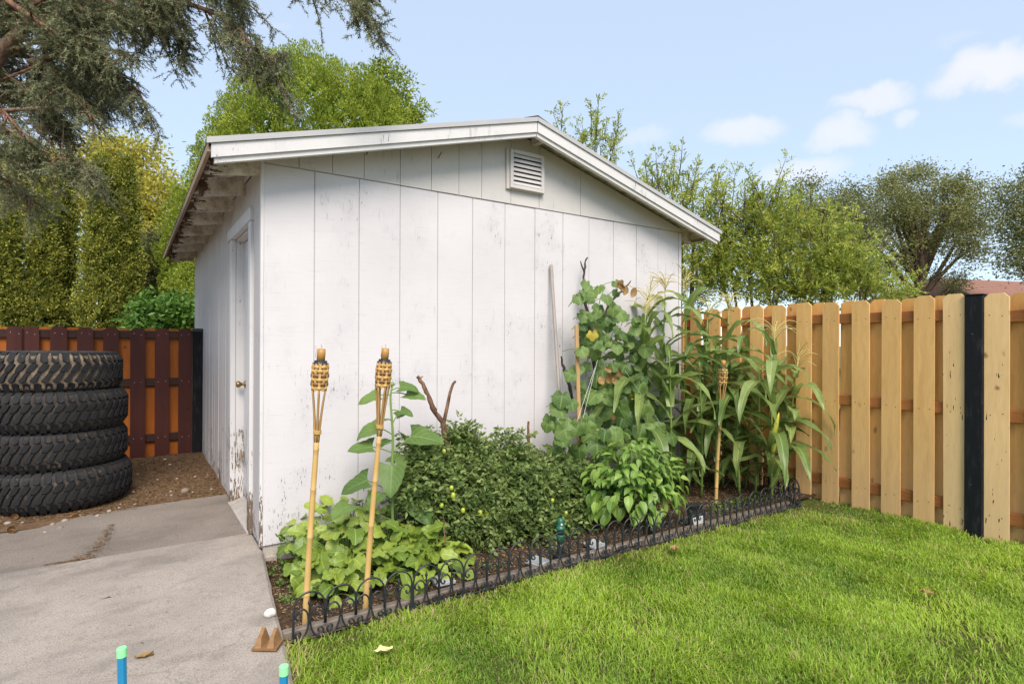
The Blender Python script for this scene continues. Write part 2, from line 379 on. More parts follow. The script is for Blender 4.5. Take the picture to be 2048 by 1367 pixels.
def m_concrete(name, a, b, stain=0.4):
    m, g = mat(name); p = g.pos(); n1 = g.noise(p, 1.4, 4, 0.6); sp = g.noise(p, 160, 3, 0.8); mid = g.noise(p, 22, 4, 0.7)
    n3 = g.noise(g.map(p, (1.0, 2.2, 1)), 1.7, 3, 0.6)
    c = g.mix(g.step(n1, 0.3, 0.7), a, b)
    c = g.mix(g.m('MULTIPLY', g.step(n3, 0.44, 0.68), stain), c, tuple(x*0.5 for x in b))
    c = g.mix(g.m('MULTIPLY', g.step(sp, 0.46, 0.66), 0.75), c, tuple(x*0.45 for x in b))
    c = g.mix(g.m('MULTIPLY', g.step(mid, 0.52, 0.70), 0.42), c, (0.20, 0.16, 0.12))
    c = g.mix(g.m('MULTIPLY', g.step(g.noise(p, 210, 2), 0.60, 0.75), 0.35), c, (0.62, 0.58, 0.54))
    # hairline crack
    wv = g.n('TexVoronoi', p_feature='DISTANCE_TO_EDGE', Vector=g.vm('ADD', p, g.vm('MULTIPLY', g.noise(p, 4, 4, o=1), (0.35, 0.35, 0))), Scale=0.55)
    c = g.mix(g.m('MULTIPLY', g.step(wv, 0.0035, 0.001), 0.35), c, (0.16, 0.13, 0.10))
    return fin(m, g, c, 0.9, 0.15, g.m('ADD', sp, mid), 0.45, 0.003)
M_slab = m_concrete('concrete', (0.385, 0.335, 0.29), (0.30, 0.26, 0.225), 0.55)
M_slab2 = m_concrete('darker concrete', (0.265, 0.225, 0.19), (0.21, 0.178, 0.152), 0.4)  # toned darker than the near slab so the joint reads
M_found = m_concrete('painted foundation', (0.52, 0.47, 0.42), (0.42, 0.38, 0.34), 0.2)
def m_soil(name, a, b, c3, sc=30):
    m, g = mat(name); p = g.pos(); n1 = g.noise(p, sc, 5, 0.75); n2 = g.noise(p, 2.2, 3); n3 = g.noise(p, sc*4, 3, 0.7)
    c = g.mix(g.step(n1, 0.35, 0.65), a, b); c = g.mix(g.m('MULTIPLY', g.step(n3, 0.58, 0.7), 0.7), c, c3)
    c = g.mix(g.m('MULTIPLY', g.step(n2, 0.4, 0.7), 0.4), c, a)
    return fin(m, g, c, 0.95, 0.1, g.m('ADD', n1, n3), 0.9, 0.02)
M_bed = m_soil('garden soil', (0.075, 0.045, 0.028), (0.15, 0.095, 0.06), (0.26, 0.18, 0.11))
M_dirt = m_soil('pine litter dirt', (0.19, 0.112, 0.062), (0.32, 0.205, 0.118), (0.44, 0.32, 0.21), 40)
M_lawnsoil = m_soil('lawn thatch', (0.10, 0.115, 0.03), (0.17, 0.19, 0.05), (0.30, 0.25, 0.11), 45)
M_ground = m_soil('open ground', (0.13, 0.13, 0.05), (0.18, 0.16, 0.08), (0.22, 0.18, 0.11), 3)

def m_leaf(name, dark, light, trans=0.3, rough=0.45, vein=0.0, veinc=None, attr=True, spec=0.4, hue=None, k=16.0, bump=0.25, edge=None):
    m, g = mat(name)
    v = g.n('Attribute', _o=2, p_attribute_name='var') if attr else g.rand()
    c = g.mix(v, dark, light)
    p = g.n('TexCoord', _o=3)
    h = None
    if not attr: c = g.mix(g.m('MULTIPLY', g.step(g.noise(p, 22, 3), 0.45, 0.7), 0.35), c, tuple(x*0.7 for x in dark))
    if hue is not None:      # a share of leaves in another colour
        c = g.mix(g.step(g.m('FRACT', g.m('MULTIPLY', v, 7.31)), 0.90, 0.97), c, hue)
    if vein:
        uv = g.n('UVMap'); ux = g.n('SeparateXYZ', _o=0, Vector=uv); uy = g.n('SeparateXYZ', _o=1, Vector=uv)
        ax = g.m('ABSOLUTE', g.m('SUBTRACT', ux, 0.5))
        mid = g.step(ax, 0.045, 0.012)
        ph = g.m('FRACT', g.m('SUBTRACT', g.m('MULTIPLY', uy, k*0.5), g.m('MULTIPLY', ax, k*0.42)))
        sv = g.step(g.m('ABSOLUTE', g.m('SUBTRACT', ph, 0.5)), 0.14, 0.03)
        vf = g.m('MAXIMUM', mid, g.m('MULTIPLY', sv, 0.55))
        c = g.mix(g.m('MULTIPLY', vf, vein), c, veinc or tuple(min(1, x*1.9+0.04) for x in light))
        h = g.m('SUBTRACT', 1.0, vf)
    return fin(m, g, c, rough, spec, h, bump, 0.006, trans=trans)
M_grass = m_leaf('grass blade', (0.135, 0.260, 0.024), (0.43, 0.59, 0.062), 0.48, 0.45, spec=0.45)
M_arbor = m_leaf('golden arborvitae sprays', (0.11, 0.145, 0.025), (0.52, 0.505, 0.09), 0.26, 0.6, spec=0.2)
M_juniper = m_leaf('bright conifer plumes', (0.12, 0.195, 0.022), (0.44, 0.50, 0.065), 0.24, 0.6, spec=0.2)
M_yellowtree = m_leaf('yellowing leaves', (0.30, 0.29, 0.04), (0.62, 0.55, 0.10), 0.4, 0.5)
M_midtree = m_leaf('dull green leaves', (0.10, 0.115, 0.035), (0.22, 0.23, 0.085), 0.3, 0.5)
M_shrub = m_leaf('fresh green leaves', (0.05, 0.13, 0.018), (0.17, 0.32, 0.05), 0.3, 0.4)
M_ash = m_leaf('sucker tree leaves', (0.15, 0.22, 0.03), (0.55, 0.58, 0.10), 0.48, 0.45)
M_elm = m_leaf('dusty olive leaves', (0.13, 0.15, 0.045), (0.37, 0.37, 0.14), 0.38, 0.55)
M_elm2 = m_leaf('dusty grey green leaves', (0.12, 0.14, 0.05), (0.33, 0.345, 0.14), 0.38, 0.55)
M_spruce = m_leaf('spruce needles', (0.075, 0.09, 0.042), (0.33, 0.345, 0.19), 0.2, 0.6, spec=0.25, hue=(0.20, 0.125, 0.06))
M_tomato = m_leaf('tomato leaflets', (0.095, 0.16, 0.040), (0.35, 0.43, 0.135), 0.42, 0.5)
M_weed = m_leaf('weed leaves', (0.06, 0.11, 0.02), (0.18, 0.26, 0.06), 0.3, 0.5)
M_chard = m_leaf('beet green leaf', (0.115, 0.195, 0.025), (0.32, 0.40, 0.058), 0.27, 0.38, vein=0.35, attr=False, spec=0.5, k=14)
M_sunleaf = m_leaf('sunflower leaf', (0.075, 0.145, 0.030), (0.165, 0.255, 0.06), 0.28, 0.5, vein=0.25, attr=False, k=12)
M_cuke = m_leaf('cucumber leaf', (0.068, 0.132, 0.030), (0.19, 0.285, 0.072), 0.32, 0.55, vein=0.35, attr=False, k=10)
M_pepper = m_leaf('pepper leaf', (0.10, 0.20, 0.03), (0.27, 0.40, 0.075), 0.32, 0.35, vein=0.45, attr=False, spec=0.5, k=11)
M_corn = m_leaf('corn leaf', (0.12, 0.195, 0.045), (0.32, 0.41, 0.13), 0.42, 0.36, vein=0.5, attr=False, spec=0.5, k=0.0)
M_cornstalk = m_plain('corn stalk', (0.16, 0.24, 0.05), 0.45, 0.4, sc=12)
M_stem = m_plain('green stem', (0.17, 0.27, 0.07), 0.55, 0.35, sc=15)
M_tassel = m_plain('straw tassel', (0.52, 0.44, 0.17), 0.7, 0.2, sc=30)
M_ear = m_plain('pale yellow ear', (0.46, 0.46, 0.06), 0.5, 0.4, sc=25)
M_dryleaf = m_leaf('dry brown leaf', (0.20, 0.115, 0.04), (0.42, 0.27, 0.11), 0.2, 0.8, attr=False)
M_yleaf = m_leaf('yellow leaf', (0.42, 0.38, 0.04), (0.55, 0.45, 0.06), 0.3, 0.5, attr=False)
M_tom = m_plain('unripe tomato', (0.36, 0.42, 0.05), 0.3, 0.5, sc=8)
M_flower = m_plain('yellow flower', (0.75, 0.55, 0.03), 0.6, 0.2)
M_litter = m_leaf('ground litter chips', (0.10, 0.055, 0.028), (0.36, 0.255, 0.15), 0.0, 0.9, spec=0.1)
M_pebble = None
def m_pebble(name):
    m, g = mat(name); r = g.rand(); p = g.obj()
    c = g.mix(r, (0.20, 0.165, 0.135), (0.46, 0.42, 0.37)); c = g.mix(g.m('MULTIPLY', g.noise(p, 25, 4), 0.5), c, (0.22, 0.15, 0.10))
    return fin(m, g, c, 0.8, 0.25, g.noise(p, 60, 3), 0.3, 0.003)
M_pebble = m_pebble('river pebble')

# ================================================================== THE SETTING
def struct(o, kind='structure'): o['kind'] = kind; return o
def sheet(name, poly, z, m, nu=1, bumps=0.0, thick=0.0):
    if bumps == 0:
        b = B(); n = len(poly); b.add([(x, y, z) for x, y in poly], [tuple(range(n))])
        return struct(b.make(name, m))
def grid(name, u0, u1, v0, v1, zf, m, nu, nv):
    us = np.linspace(u0, u1, nu); vs = np.linspace(v0, v1, nv); U, Vv = np.meshgrid(us, vs)
    V = np.stack([U.ravel(), Vv.ravel(), zf(U, Vv).ravel()], 1)
    i = np.arange(nu*nv).reshape(nv, nu); Fc = np.stack([i[:-1, :-1], i[:-1, 1:], i[1:, 1:], i[1:, :-1]], -1).reshape(-1, 4)
    return struct(obj(name, mesh_data(name, V, Fc, m, True)))
def fbm(U, V, s, seed, o=3):
    r = np.random.default_rng(seed); z = 0*U
    for k in range(o):
        for _ in range(4):
            a = r.uniform(0, 2*PI); ph = r.uniform(0, 2*PI); f = s*2**k*r.uniform(0.7, 1.3)
            z = z + math.pow(0.5, k)*np.sin(f*(math.cos(a)*U + math.sin(a)*V)+ph)
    return z*0.25
SHED_W, SHED_L = 4.013, 4.70
sheet('ground', [(-400, -400), (400, -400), (400, 400), (-400, 400)], -0.06, M_ground)
lawn_z = lambda U, V: -0.012 + 0.012*fbm(U, V, 2.0, 3)
grid('lawn_ground', -0.30, 4.75, -7.5, -1.10, lawn_z, M_lawnsoil, 60, 60)
bed_z = lambda U, V: 0.012 + 0.022*fbm(U, V, 6.0, 5, 4)
grid('garden_bed', -0.10, 4.75, -1.15, 0.10, bed_z, M_bed, 150, 50)
grid('side_yard', 4.00, 4.75, 0.10, 7.5, bed_z, M_bed, 20, 120)
dirt_z = lambda U, V: 0.085 + 0.035*np.clip((V-1.5)*1.2, -0.6, 1) + 0.012*fbm(U, V, 5.0, 8, 4) + 0.02*np.clip(-U-1.2, 0, 1)
grid('dirt_patch', -6.0, 0.02, 1.30, 3.75, dirt_z, M_dirt, 160, 90)
back_z = lambda U, V: 0.05 + 0.02*fbm(U, V, 3.0, 9)
grid('back_ground', -14.0, 4.5, 3.72, 12.0, back_z, M_dirt, 60, 40)
# concrete: two slabs meeting at a joint; the near one stands a little proud
def slab(name, pts, zt, m):       # pts: (u,v,z) top outline; 12 cm thick, slightly rounded top edge
    b = B(); n = len(pts); cx = sum(p[0] for p in pts)/n; cy = sum(p[1] for p in pts)/n
    def ins(p, d): 
        dx, dy = cx-p[0], cy-p[1]; L = math.hypot(dx, dy); return (p[0]+dx/L*d, p[1]+dy/L*d)
    top = [(*ins(p, 0.016), p[2]) for p in pts]; mid = [(p[0], p[1], p[2]-0.012) for p in pts]; bot = [(p[0], p[1], p[2]-0.14) for p in pts]
    b.add(top+mid+bot, [tuple(range(n))]+[(n+i, n+(i+1) % n, (i+1) % n, i) for i in range(n)]+[(2*n+i, 2*n+(i+1) % n, n+(i+1) % n, n+i) for i in range(n)])
    return struct(b.make(name, m))
def edge_pts(a, b_, n, amp, seed):
    r = random.Random(seed); return [(a[0]+(b_[0]-a[0])*t/n + (r.uniform(-amp, amp) if 0 < t < n else 0), a[1]+(b_[1]-a[1])*t/n+ (r.uniform(-amp, amp) if 0 < t < n else 0), a[2]+(b_[2]-a[2])*t/n) for t in range(n)]
nearP = edge_pts((-6, 0.62, 0.055), (0.009, 0.375, 0.085), 30, 0.006, 1) + [(0.009, 0.375, 0.085)] + edge_pts((0.009, -0.004, 0.078), (-0.145, -1.50, 0.030), 26, 0.003, 2) + edge_pts((-0.145, -1.50, 0.030), (-0.20, -6.5, 0.01), 10, 0.006, 3) + [(-0.20, -6.5, 0.01), (-6, -6.5, 0.0)]
slab('concrete_path', nearP[::-1], 0, M_slab)
farP = edge_pts((-6, 1.42, 0.052), (0.009, 1.52, 0.095), 20, 0.012, 4) + [(0.009, 1.52, 0.095), (0.009, 0.381, 0.070), (-6, 0.626, 0.015)]
slab('door_slab', farP[::-1], 0, M_slab2)

# ================================================================== THE SHED
shed = thing('garden_shed', 'white peeling wooden garden shed with low gable roof and louvred vent', 'shed', (0, 0, 0))
Z0, ZS = 0.10, 2.545                       # bottom of the siding, seam under the gable strip
SL, RZ, RU = 0.2733, 3.206, 1.9992         # roof slope, ridge (top of drip edge), ridge position
OV, EV = 0.24, 0.33                        # rake and eave overhang
roof_top = lambda u: RZ - SL*abs(u-RU)
def P(b, name, m, smooth=False, **k): return b.make(name, m, shed, smooth, **k)
# foundation and wall cores (behind the boards)
P(B().box(0.012, SHED_W-0.012, 0.012, 0.14, -0.05, Z0+0.01).box(0.012, 0.14, 0.14, SHED_L-0.01, -0.05, Z0+0.01).box(SHED_W-0.14, SHED_W-0.012, 0.14, SHED_L-0.01, -0.05, Z0+0.01), 'foundation', M_found)
P(B().box(-0.004, 0.60, -0.012, 0.011, -0.04, 0.026), 'footing_strip', M_found)
DV0, DV1, DZ = 0.42, 1.22, 2.22            # door opening
core = B()
core.box(0.020, SHED_W-0.02, 0.0075, 0.06, Z0+0.01, 2.56)
poly = [(0.02, 2.561), (SHED_W-0.02, 2.561), (SHED_W-0.02, roof_top(SHED_W)-0.05), (RU, RZ-0.05), (0.02, roof_top(0)-0.05)]
core.prism(poly, lambda a, c: (a, 0.06, c), lambda a, c: (a, 0.025, c))
core.box(0.020, 0.06, 0.061, DV0-0.02, Z0+0.01, 2.56).box(0.020, 0.06, DV1+0.02, SHED_L-0.02, Z0+0.01, 2.56).box(0.020, 0.06, DV0-0.019, DV1+0.019, DZ+0.03, 2.56)
core.box(SHED_W-0.06, SHED_W-0.005, 0.061, SHED_L, Z0+0.01, 2.56).box(0.061, SHED_W-0.061, SHED_L-0.05, SHED_L, Z0+0.01, 2.56)
P(core, 'wall', M_gable)
# front siding boards, 12 inch centres, grooves between
edges = [0.0] + [0.324+0.3048*i for i in range(12)] + [SHED_W]
for a, c in zip(edges[:-1], edges[1:]):
    if c - a < 0.02: continue
    d = random.uniform(-0.0015, 0.0015)
    P(B().box(a+0.0024, c-0.0024, d, 0.007, Z0+random.uniform(-0.003, 0.003), ZS-random.uniform(0, 0.004), 0.0022), 'siding_board', M_wall)
# gable strip boards above the seam (slightly proud), joints as in the picture
gj = [0.0, 0.22, 0.44, 0.66, 0.93, 1.18, 1.414, 1.62, 1.90, 2.19, 2.653, 3.90, SHED_W]
for a, c in zip(gj[:-1], gj[1:]):
    z1 = lambda u: roof_top(u) - 0.075
    pts = [(a+0.002, ZS+0.004), (c-0.002, ZS+0.004), (c-0.002, z1(c)), *([(RU, z1(RU))] if a < RU < c else []), (a+0.002, z1(a))]
    yf = -0.008 + random.uniform(-0.0012, 0.0012)
    P(B().prism(pts, lambda q, z: (q, 0.020, z), lambda q, z: (q, yf, z)), 'gable_board', M_gable)
# left side siding boards, interrupted by the door
v = 0.0
sv = [0.004, 0.30] + [0.61+0.152*i for i in range(27)]
for a, c in zip(sv[:-1], sv[1:]):
    if a > SHED_L: break
    c = min(c, SHED_L)
    zlo = [(Z0, 2.56)]
    if a >= DV0-0.14 and c <= DV1+0.14: zlo = [(DZ+0.10, 2.56)]
    elif c > DV0-0.12 and a < DV1+0.12:
        if a < DV0-0.02 and c > DV0-0.1: zlo = [(DZ+0.10, 2.56)]
        else: zlo = [(DZ+0.10, 2.56)]
    for z0, z1 in zlo:
        d = random.uniform(-0.002, 0.002)
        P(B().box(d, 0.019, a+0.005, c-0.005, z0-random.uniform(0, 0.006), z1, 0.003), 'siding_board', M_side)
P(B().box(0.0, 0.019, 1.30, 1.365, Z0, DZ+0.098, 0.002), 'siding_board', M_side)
P(B().box(-0.012, 0.008, -0.006, 0.030, Z0-0.004, 2.62, 0.003), 'corner_trim', M_trim)
P(B().box(SHED_W-0.03, SHED_W+0.006, -0.010, -0.003, Z0, ZS-0.01, 0.002), 'corner_trim', M_wall)
# eave frieze board
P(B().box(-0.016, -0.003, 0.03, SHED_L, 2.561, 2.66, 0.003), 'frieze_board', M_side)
# door: casing, jamb, leaf, knob, threshold
P(B().box(-0.020, 0.019, DV0-0.092, DV0-0.002, Z0-0.01, DZ+0.012, 0.003), 'door_casing', M_trim)
P(B().box(-0.020, 0.019, DV1+0.002, DV1+0.082, Z0-0.01, DZ+0.012, 0.003), 'door_casing', M_trim)
P(B().box(-0.026, 0.017, DV0-0.105, DV1+0.19, DZ+0.014, DZ+0.104, 0.003), 'door_header', M_trim)
P(B().box(0.0205, 0.12, DV0-0.018, DV0+0.0, Z0, DZ+0.0).box(0.0205, 0.12, DV1-0.0, DV1+0.018, Z0, DZ+0.0).box(0.0205, 0.12, DV0-0.018, DV1+0.018, DZ+0.001, DZ+0.025), 'door_jamb', M_trim)
door = P(B().box(0.080, 0.115, DV0+0.004, DV1-0.004, Z0+0.05, DZ-0.005, 0.002), 'door', M_trim)
kb = B(); prof = [(0.0001, 0.0), (0.030, 0.0), (0.031, 0.006), (0.012, 0.012), (0.011, 0.028), (0.018, 0.034), (0.026, 0.046), (0.027, 0.056), (0.022, 0.066), (0.0001, 0.068)]
kb.lathe(prof, 18)
kb.make('door_knob', M_brass, door, True, mtx=Matrix.Translation((0.080, DV1-0.075, 1.06)) @ Matrix.Rotation(-PI/2, 4, 'Y'))
P(B().prism([(-0.03, 0.055), (-0.03, 0.095), (0.12, 0.145), (0.12, 0.055)], lambda a, z: (a, DV0-0.06, z), lambda a, z: (a, DV1+0.03, z)), 'threshold', M_found)
P(B().tube(catmull([(0.062, DV1-0.02, 0.50), (0.050, DV1-0.035, 0.485), (0.055, DV1-0.045, 0.455), (0.07, DV1-0.05, 0.435)], 3), 0.011, 6), 'loose_paint_flake', M_eave)
# vent
vt = P(B().box(1.845, 2.222, -0.030, -0.0095, 2.660, 3.000-0.007, 0.003), 'vent', M_gable)
fr = B(); V0, V1, VZ0, VZ1 = 1.870, 2.215, 2.668, 2.988
fr.box(V0, V0+0.03, -0.052, -0.0305, VZ0, VZ1, 0.003).box(V1-0.03, V1, -0.052, -0.0305, VZ0, VZ1, 0.003)
fr.box(V0+0.0305, V1-0.0305, -0.0515, -0.0305, VZ1-0.03, VZ1, 0.003).box(V0+0.0305, V1-0.0305, -0.0515, -0.0305, VZ0, VZ0+0.03, 0.003)
fr.make('vent_frame', M_gable, vt)
B().box(V0+0.03, V1-0.03, -0.034, -0.0302, VZ0+0.03, VZ1-0.03).make('vent_dark_sheet', M_dark, vt)  # near-black sheet painted in for the dark hollow behind the slats
for i in range(7):
    z = VZ0+0.032+i*0.0375
    B().prism([(-0.050, z), (-0.050, z+0.008), (-0.036, z+0.030), (-0.036, z+0.024)], lambda a, q: (V0+0.031, a, q), lambda a, q: (V1-0.031, a, q)).make('louvre_slat', M_gable, vt)
for u, z in ((0.675, 2.72), (1.235, 2.80)):
    P(B().tube([(u, -0.01, z), (u+0.004, -0.055, z+0.035)], 0.0035, 6), 'nail', M_nail)
# roof: deck, rafters, rakes, drip edge, shingles
dv0, dv1 = -OV+0.022, SHED_L+0.24
for sgn in (-1, 1):
    ue = -EV if sgn < 0 else SHED_W+EV
    def rz(u, d): return roof_top(u) - d
    # deck boards running along the eave, visible from below
    n = 16
    for i in range(n):
        a = RU + (ue-RU)*i/n; c = RU + (ue-RU)*(i+1)/n
        g_ = 0.002*sgn
        pts = [(a+g_, rz(a+g_, 0.030)), (c-g_, rz(c-g_, 0.030)), (c-g_, rz(c-g_, 0.050)), (a+g_, rz(a+g_, 0.050))]
        if sgn < 0: pts = pts[::-1]
        P(B().prism(pts, lambda q, z: (q, dv1, z), lambda q, z: (q, dv0, z)), 'roof_deck_board', M_rot)
    # shingle courses
    for i in range(14):
        a = RU + (ue+sgn*0.002-RU)*i/14; c = RU + (ue+sgn*0.002-RU)*(i+1)/14 + sgn*(0.02 if i < 13 else 0.004)
        b = B(); nseg = 22
        for k in range(nseg):
            y0 = dv0-0.02 + (dv1-dv0+0.04)*k/nseg; y1 = dv0-0.02 + (dv1-dv0+0.04)*(k+1)/nseg - 0.004
            j = random.uniform(-0.001, 0.007)
            pts = [(a, rz(a, 0.016)), (c, rz(c, 0.014-j)), (c, rz(c, 0.025)), (a, rz(a, 0.026))]
            if sgn < 0: pts = pts[::-1]
            b.prism(pts, lambda q, z: (q, y1, z), lambda q, z: (q, y0, z))
        P(b, 'shingle_course', M_shingle)
    # rake fascia and its lower moulding, drip edge
    um = RU + sgn*0.004
    def strip(name, d0, d1, y0, y1, m, ua=um, ub=ue):
        pts = [(ua, rz(ua, d0)), (ub, rz(ub, d0)), (ub, rz(ub, d1)), (ua, rz(ua, d1))]
        if sgn < 0: pts = pts[::-1]
        P(B().prism(pts, lambda q, z: (q, y1, z), lambda q, z: (q, y0, z)), name, m)
    strip('drip_edge', 0.000, 0.034, -OV-0.012, -OV+0.004, M_metaledge, RU+sgn*0.001, ue+sgn*0.012)
    strip('rake_fascia', 0.036, 0.116, -OV, -OV+0.021, M_trim, um, ue-sgn*0.012)
    strip('rake_moulding', 0.1165, 0.148, -OV+0.014, -OV+0.05, M_trim, um, ue-sgn*0.03)
    strip('lookout_board', 0.052, 0.112, -OV+0.022, -0.011, M_rot, RU+sgn*0.1, RU+sgn*0.14)
# ridge cap
P(B().prism([(RU-0.13, roof_top(RU-0.13)-0.008), (RU, RZ-0.006), (RU+0.13, roof_top(RU+0.13)-0.008), (RU+0.13, roof_top(RU+0.13)+0.004), (RU, RZ+0.014), (RU-0.13, roof_top(RU-0.13)+0.004)], lambda q, z: (q, dv1+0.02, z), lambda q, z: (q, dv0-0.03, z)), 'ridge_cap', M_shingle)
# rafter tails both sides
for v_ in (0.035, 0.645, 1.255, 1.865, 2.475, 3.085, 3.695, 4.305, 4.66):
    for sgn in (-1, 1):
        a, c = (-EV+0.02+random.uniform(0, 0.03), 0.0) if sgn < 0 else (SHED_W, SHED_W+EV-0.14)
        hh = 0.135
        pts = [(a, roof_top(a)-0.051), (a, roof_top(a)-0.051-hh*(0.75 if sgn < 0 else 1)), (c, roof_top(c)-0.051-hh*(1 if sgn < 0 else .8)), (c, roof_top(c)-0.051)]
        P(B().prism(pts, lambda q, z: (q, v_-0.02, z), lambda q, z: (q, v_+0.02, z)), 'rafter_tail', M_rot)
P(B().prism([(-EV-0.006, roof_top(-EV)-0.075), (-EV+0.014, roof_top(-EV)-0.075), (-EV+0.014, roof_top(-EV)-0.029), (-EV-0.006, roof_top(-EV)-0.029)][::-1], lambda q, z: (q, dv1, z), lambda q, z: (q, dv0, z)), 'eave_strip', M_eave)
P(B().prism([(SHED_W+EV-0.014, roof_top(-EV)-0.075), (SHED_W+EV+0.006, roof_top(-EV)-0.075), (SHED_W+EV+0.006, roof_top(-EV)-0.029), (SHED_W+EV-0.014, roof_top(-EV)-0.029)][::-1], lambda q, z: (q, dv1, z), lambda q, z: (q, dv0, z)), 'eave_strip', M_eave)

# ================================================================== FENCES
def dogear(w_, h, c=0.032): return [(-w_/2, 0), (w_/2, 0), (w_/2, h-c), (w_/2-c, h), (-w_/2+c, h), (-w_/2, h-c)]
def picket_data(name, w_, h, th, m, axis):
    b = B()
    if axis == 'u': b.prism(dogear(w_, h), lambda a, z: (a, th, z), lambda a, z: (a, 0, z))
    else: b.prism(dogear(w_, h), lambda a, z: (0, -a, z), lambda a, z: (th, -a, z))
    return b.data(name, m)
# right: new cedar shadowbox fence along u = 4.45
fr_ = thing('cedar_fence', 'new tan cedar shadowbox fence with dog ear boards and brown rails along the lawn', 'fence', (4.45, -2.33, 0))
pd = picket_data('picket', 0.138, 1.80, 0.017, M_cedar, 'v'); pdm = picket_data('picket', 0.142, 1.80, 0.017, M_cedar_marks, 'v'); pb = picket_data('picket', 0.138, 1.80, 0.017, M_cedar_back, 'v')
front = [gu(x, 750, 4.45)[1] for x in (1660, 1721, 1781, 1847, 1910)] 
step = 0.240
def add_pickets(vs, data, uo, nm='picket'):
    for vv in vs:
        zz = random.uniform(-0.008, 0.008) - 0.012 + (0.0)
        obj(nm, data, fr_, mtx=Matrix.Translation((uo, vv+2.33, zz-0.012)) @ Matrix.Rotation(random.uniform(-0.004, 0.004), 4, 'X'))
far = [front[0]+step*i for i in range(1, 24)]
add_pickets(far[::-1] + list(front[:4]), pd, 0.0)
add_pickets([front[4], gu(1993, 750, 4.45)[1]], pdm, 0.0)
near = [gu(1993, 750, 4.45)[1]-step*i for i in range(1, 9)]
add_pickets(near, pd, 0.0)
allv = sorted(far + list(front) + [gu(1993, 750, 4.45)[1]] + near)
add_pickets([(a+c)/2 for a, c in zip(allv[:-1], allv[1:]) if not (-2.45 < (a+c)/2 < -2.25)], pb, 0.058)
for z in (1.625, 0.915, 0.19):
    for (a, c, dz) in ((4.2, 1.6, 0), (1.598, -1.0+0.2, 0), (-0.802, -2.27, 0), (-2.39, -4.6, -0.02)):
        obj('rail', B().box(0.0, 0.036, c, a, z+dz-0.043, z+dz+0.043, 0.004).data('rail', M_rail_brown), fr_, (0.0195, 2.33, 0))
obj('post', B().box(-0.022, 0.075, -0.055, 0.055, -0.02, 1.765, 0.006).box(-0.026, 0.079, -0.059, 0.059, 1.766, 1.772).data('post', M_blackpost), fr_, (0, 0, 0))
for vv in (0.30, 2.7): obj('post', B().box(0.0565, 0.14, -0.055, 0.055, -0.02, 1.70, 0.006).data('post', M_cedar_back), fr_, (0, vv+2.33, 0))
# left: dark red stained shadowbox fence at v = 3.6
fl = thing('stained_fence', 'dark red stained shadowbox fence with orange back boards beside the shed', 'fence', (0, 3.60, 0.08))
pr = picket_data('picket', 0.138, 1.475, 0.016, M_red, 'u'); po = picket_data('picket', 0.138, 1.465, 0.016, M_orange, 'u')
us = [-0.172, -0.397, -0.626, -0.865, -1.087, -1.310, -1.530, -1.650] + [-1.88-0.232*i for i in range(18)]
for u in us: obj('picket', pr, fl, mtx=Matrix.Translation((u, -0.0165, random.uniform(-0.006, 0.004))) @ Matrix.Rotation(random.uniform(-0.004, 0.004), 4, 'Y'))
for a, c in zip(us[:-1], us[1:]):
    if abs(a-c) > 0.15: obj('picket', po, fl, (0.5*(a+c), 0.0385, random.uniform(-0.004, 0.006)))
for z in (1.40, 0.872, 0.25):
    obj('rail', B().box(-6.0, -0.105, 0.0, 0.036, z-0.042, z+0.042, 0.004).data('rail', M_rail_dark), fl, (0, 0.0012, 0))
obj('post', B().box(-0.098, -0.006, -0.06, 0.035, -0.05, 1.43, 0.005).data('post', M_blackpost), fl)
obj('post_cap', B().box(-0.104, 0.0, -0.066, 0.041, 1.431, 1.475, 0.008).data('post_cap', M_black), fl)
tag(fl.children[-1], None)

nh = B()
def nailhead(b, p, ax):
    n = 6; r_ = 0.0042; V = []
    for k in range(n):
        a = 2*PI*k/n
        V.append((p[0], p[1]+r_*math.cos(a), p[2]+r_*math.sin(a)) if ax == 'u' else (p[0]+r_*math.cos(a), p[1], p[2]+r_*math.sin(a)))
    b.add(V, [tuple(range(n))[::-1] if ax == 'u' else tuple(range(n))])
for vv in allv:
    if vv < 1.0:
        for z in (1.625, 0.915, 0.19):
            for s_ in (-0.035, 0.035): nailhead(nh, (-0.0012, vv+2.33+s_+random.uniform(-.006, .006), z-0.012+random.uniform(-.012, .012)), 'u')
o = nh.make('nail_heads', M_nail, fr_); o['kind'] = 'stuff'
nh = B()
for u in us:
    for z in (1.40, 0.872, 0.25):
        for s_ in (-0.033, 0.033): nailhead(nh, (u+s_+random.uniform(-.006, .006), -0.0178, z+random.uniform(-.012, .012)), 'v')
o = nh.make('nail_heads', M_metaledge, fl); o['kind'] = 'stuff'

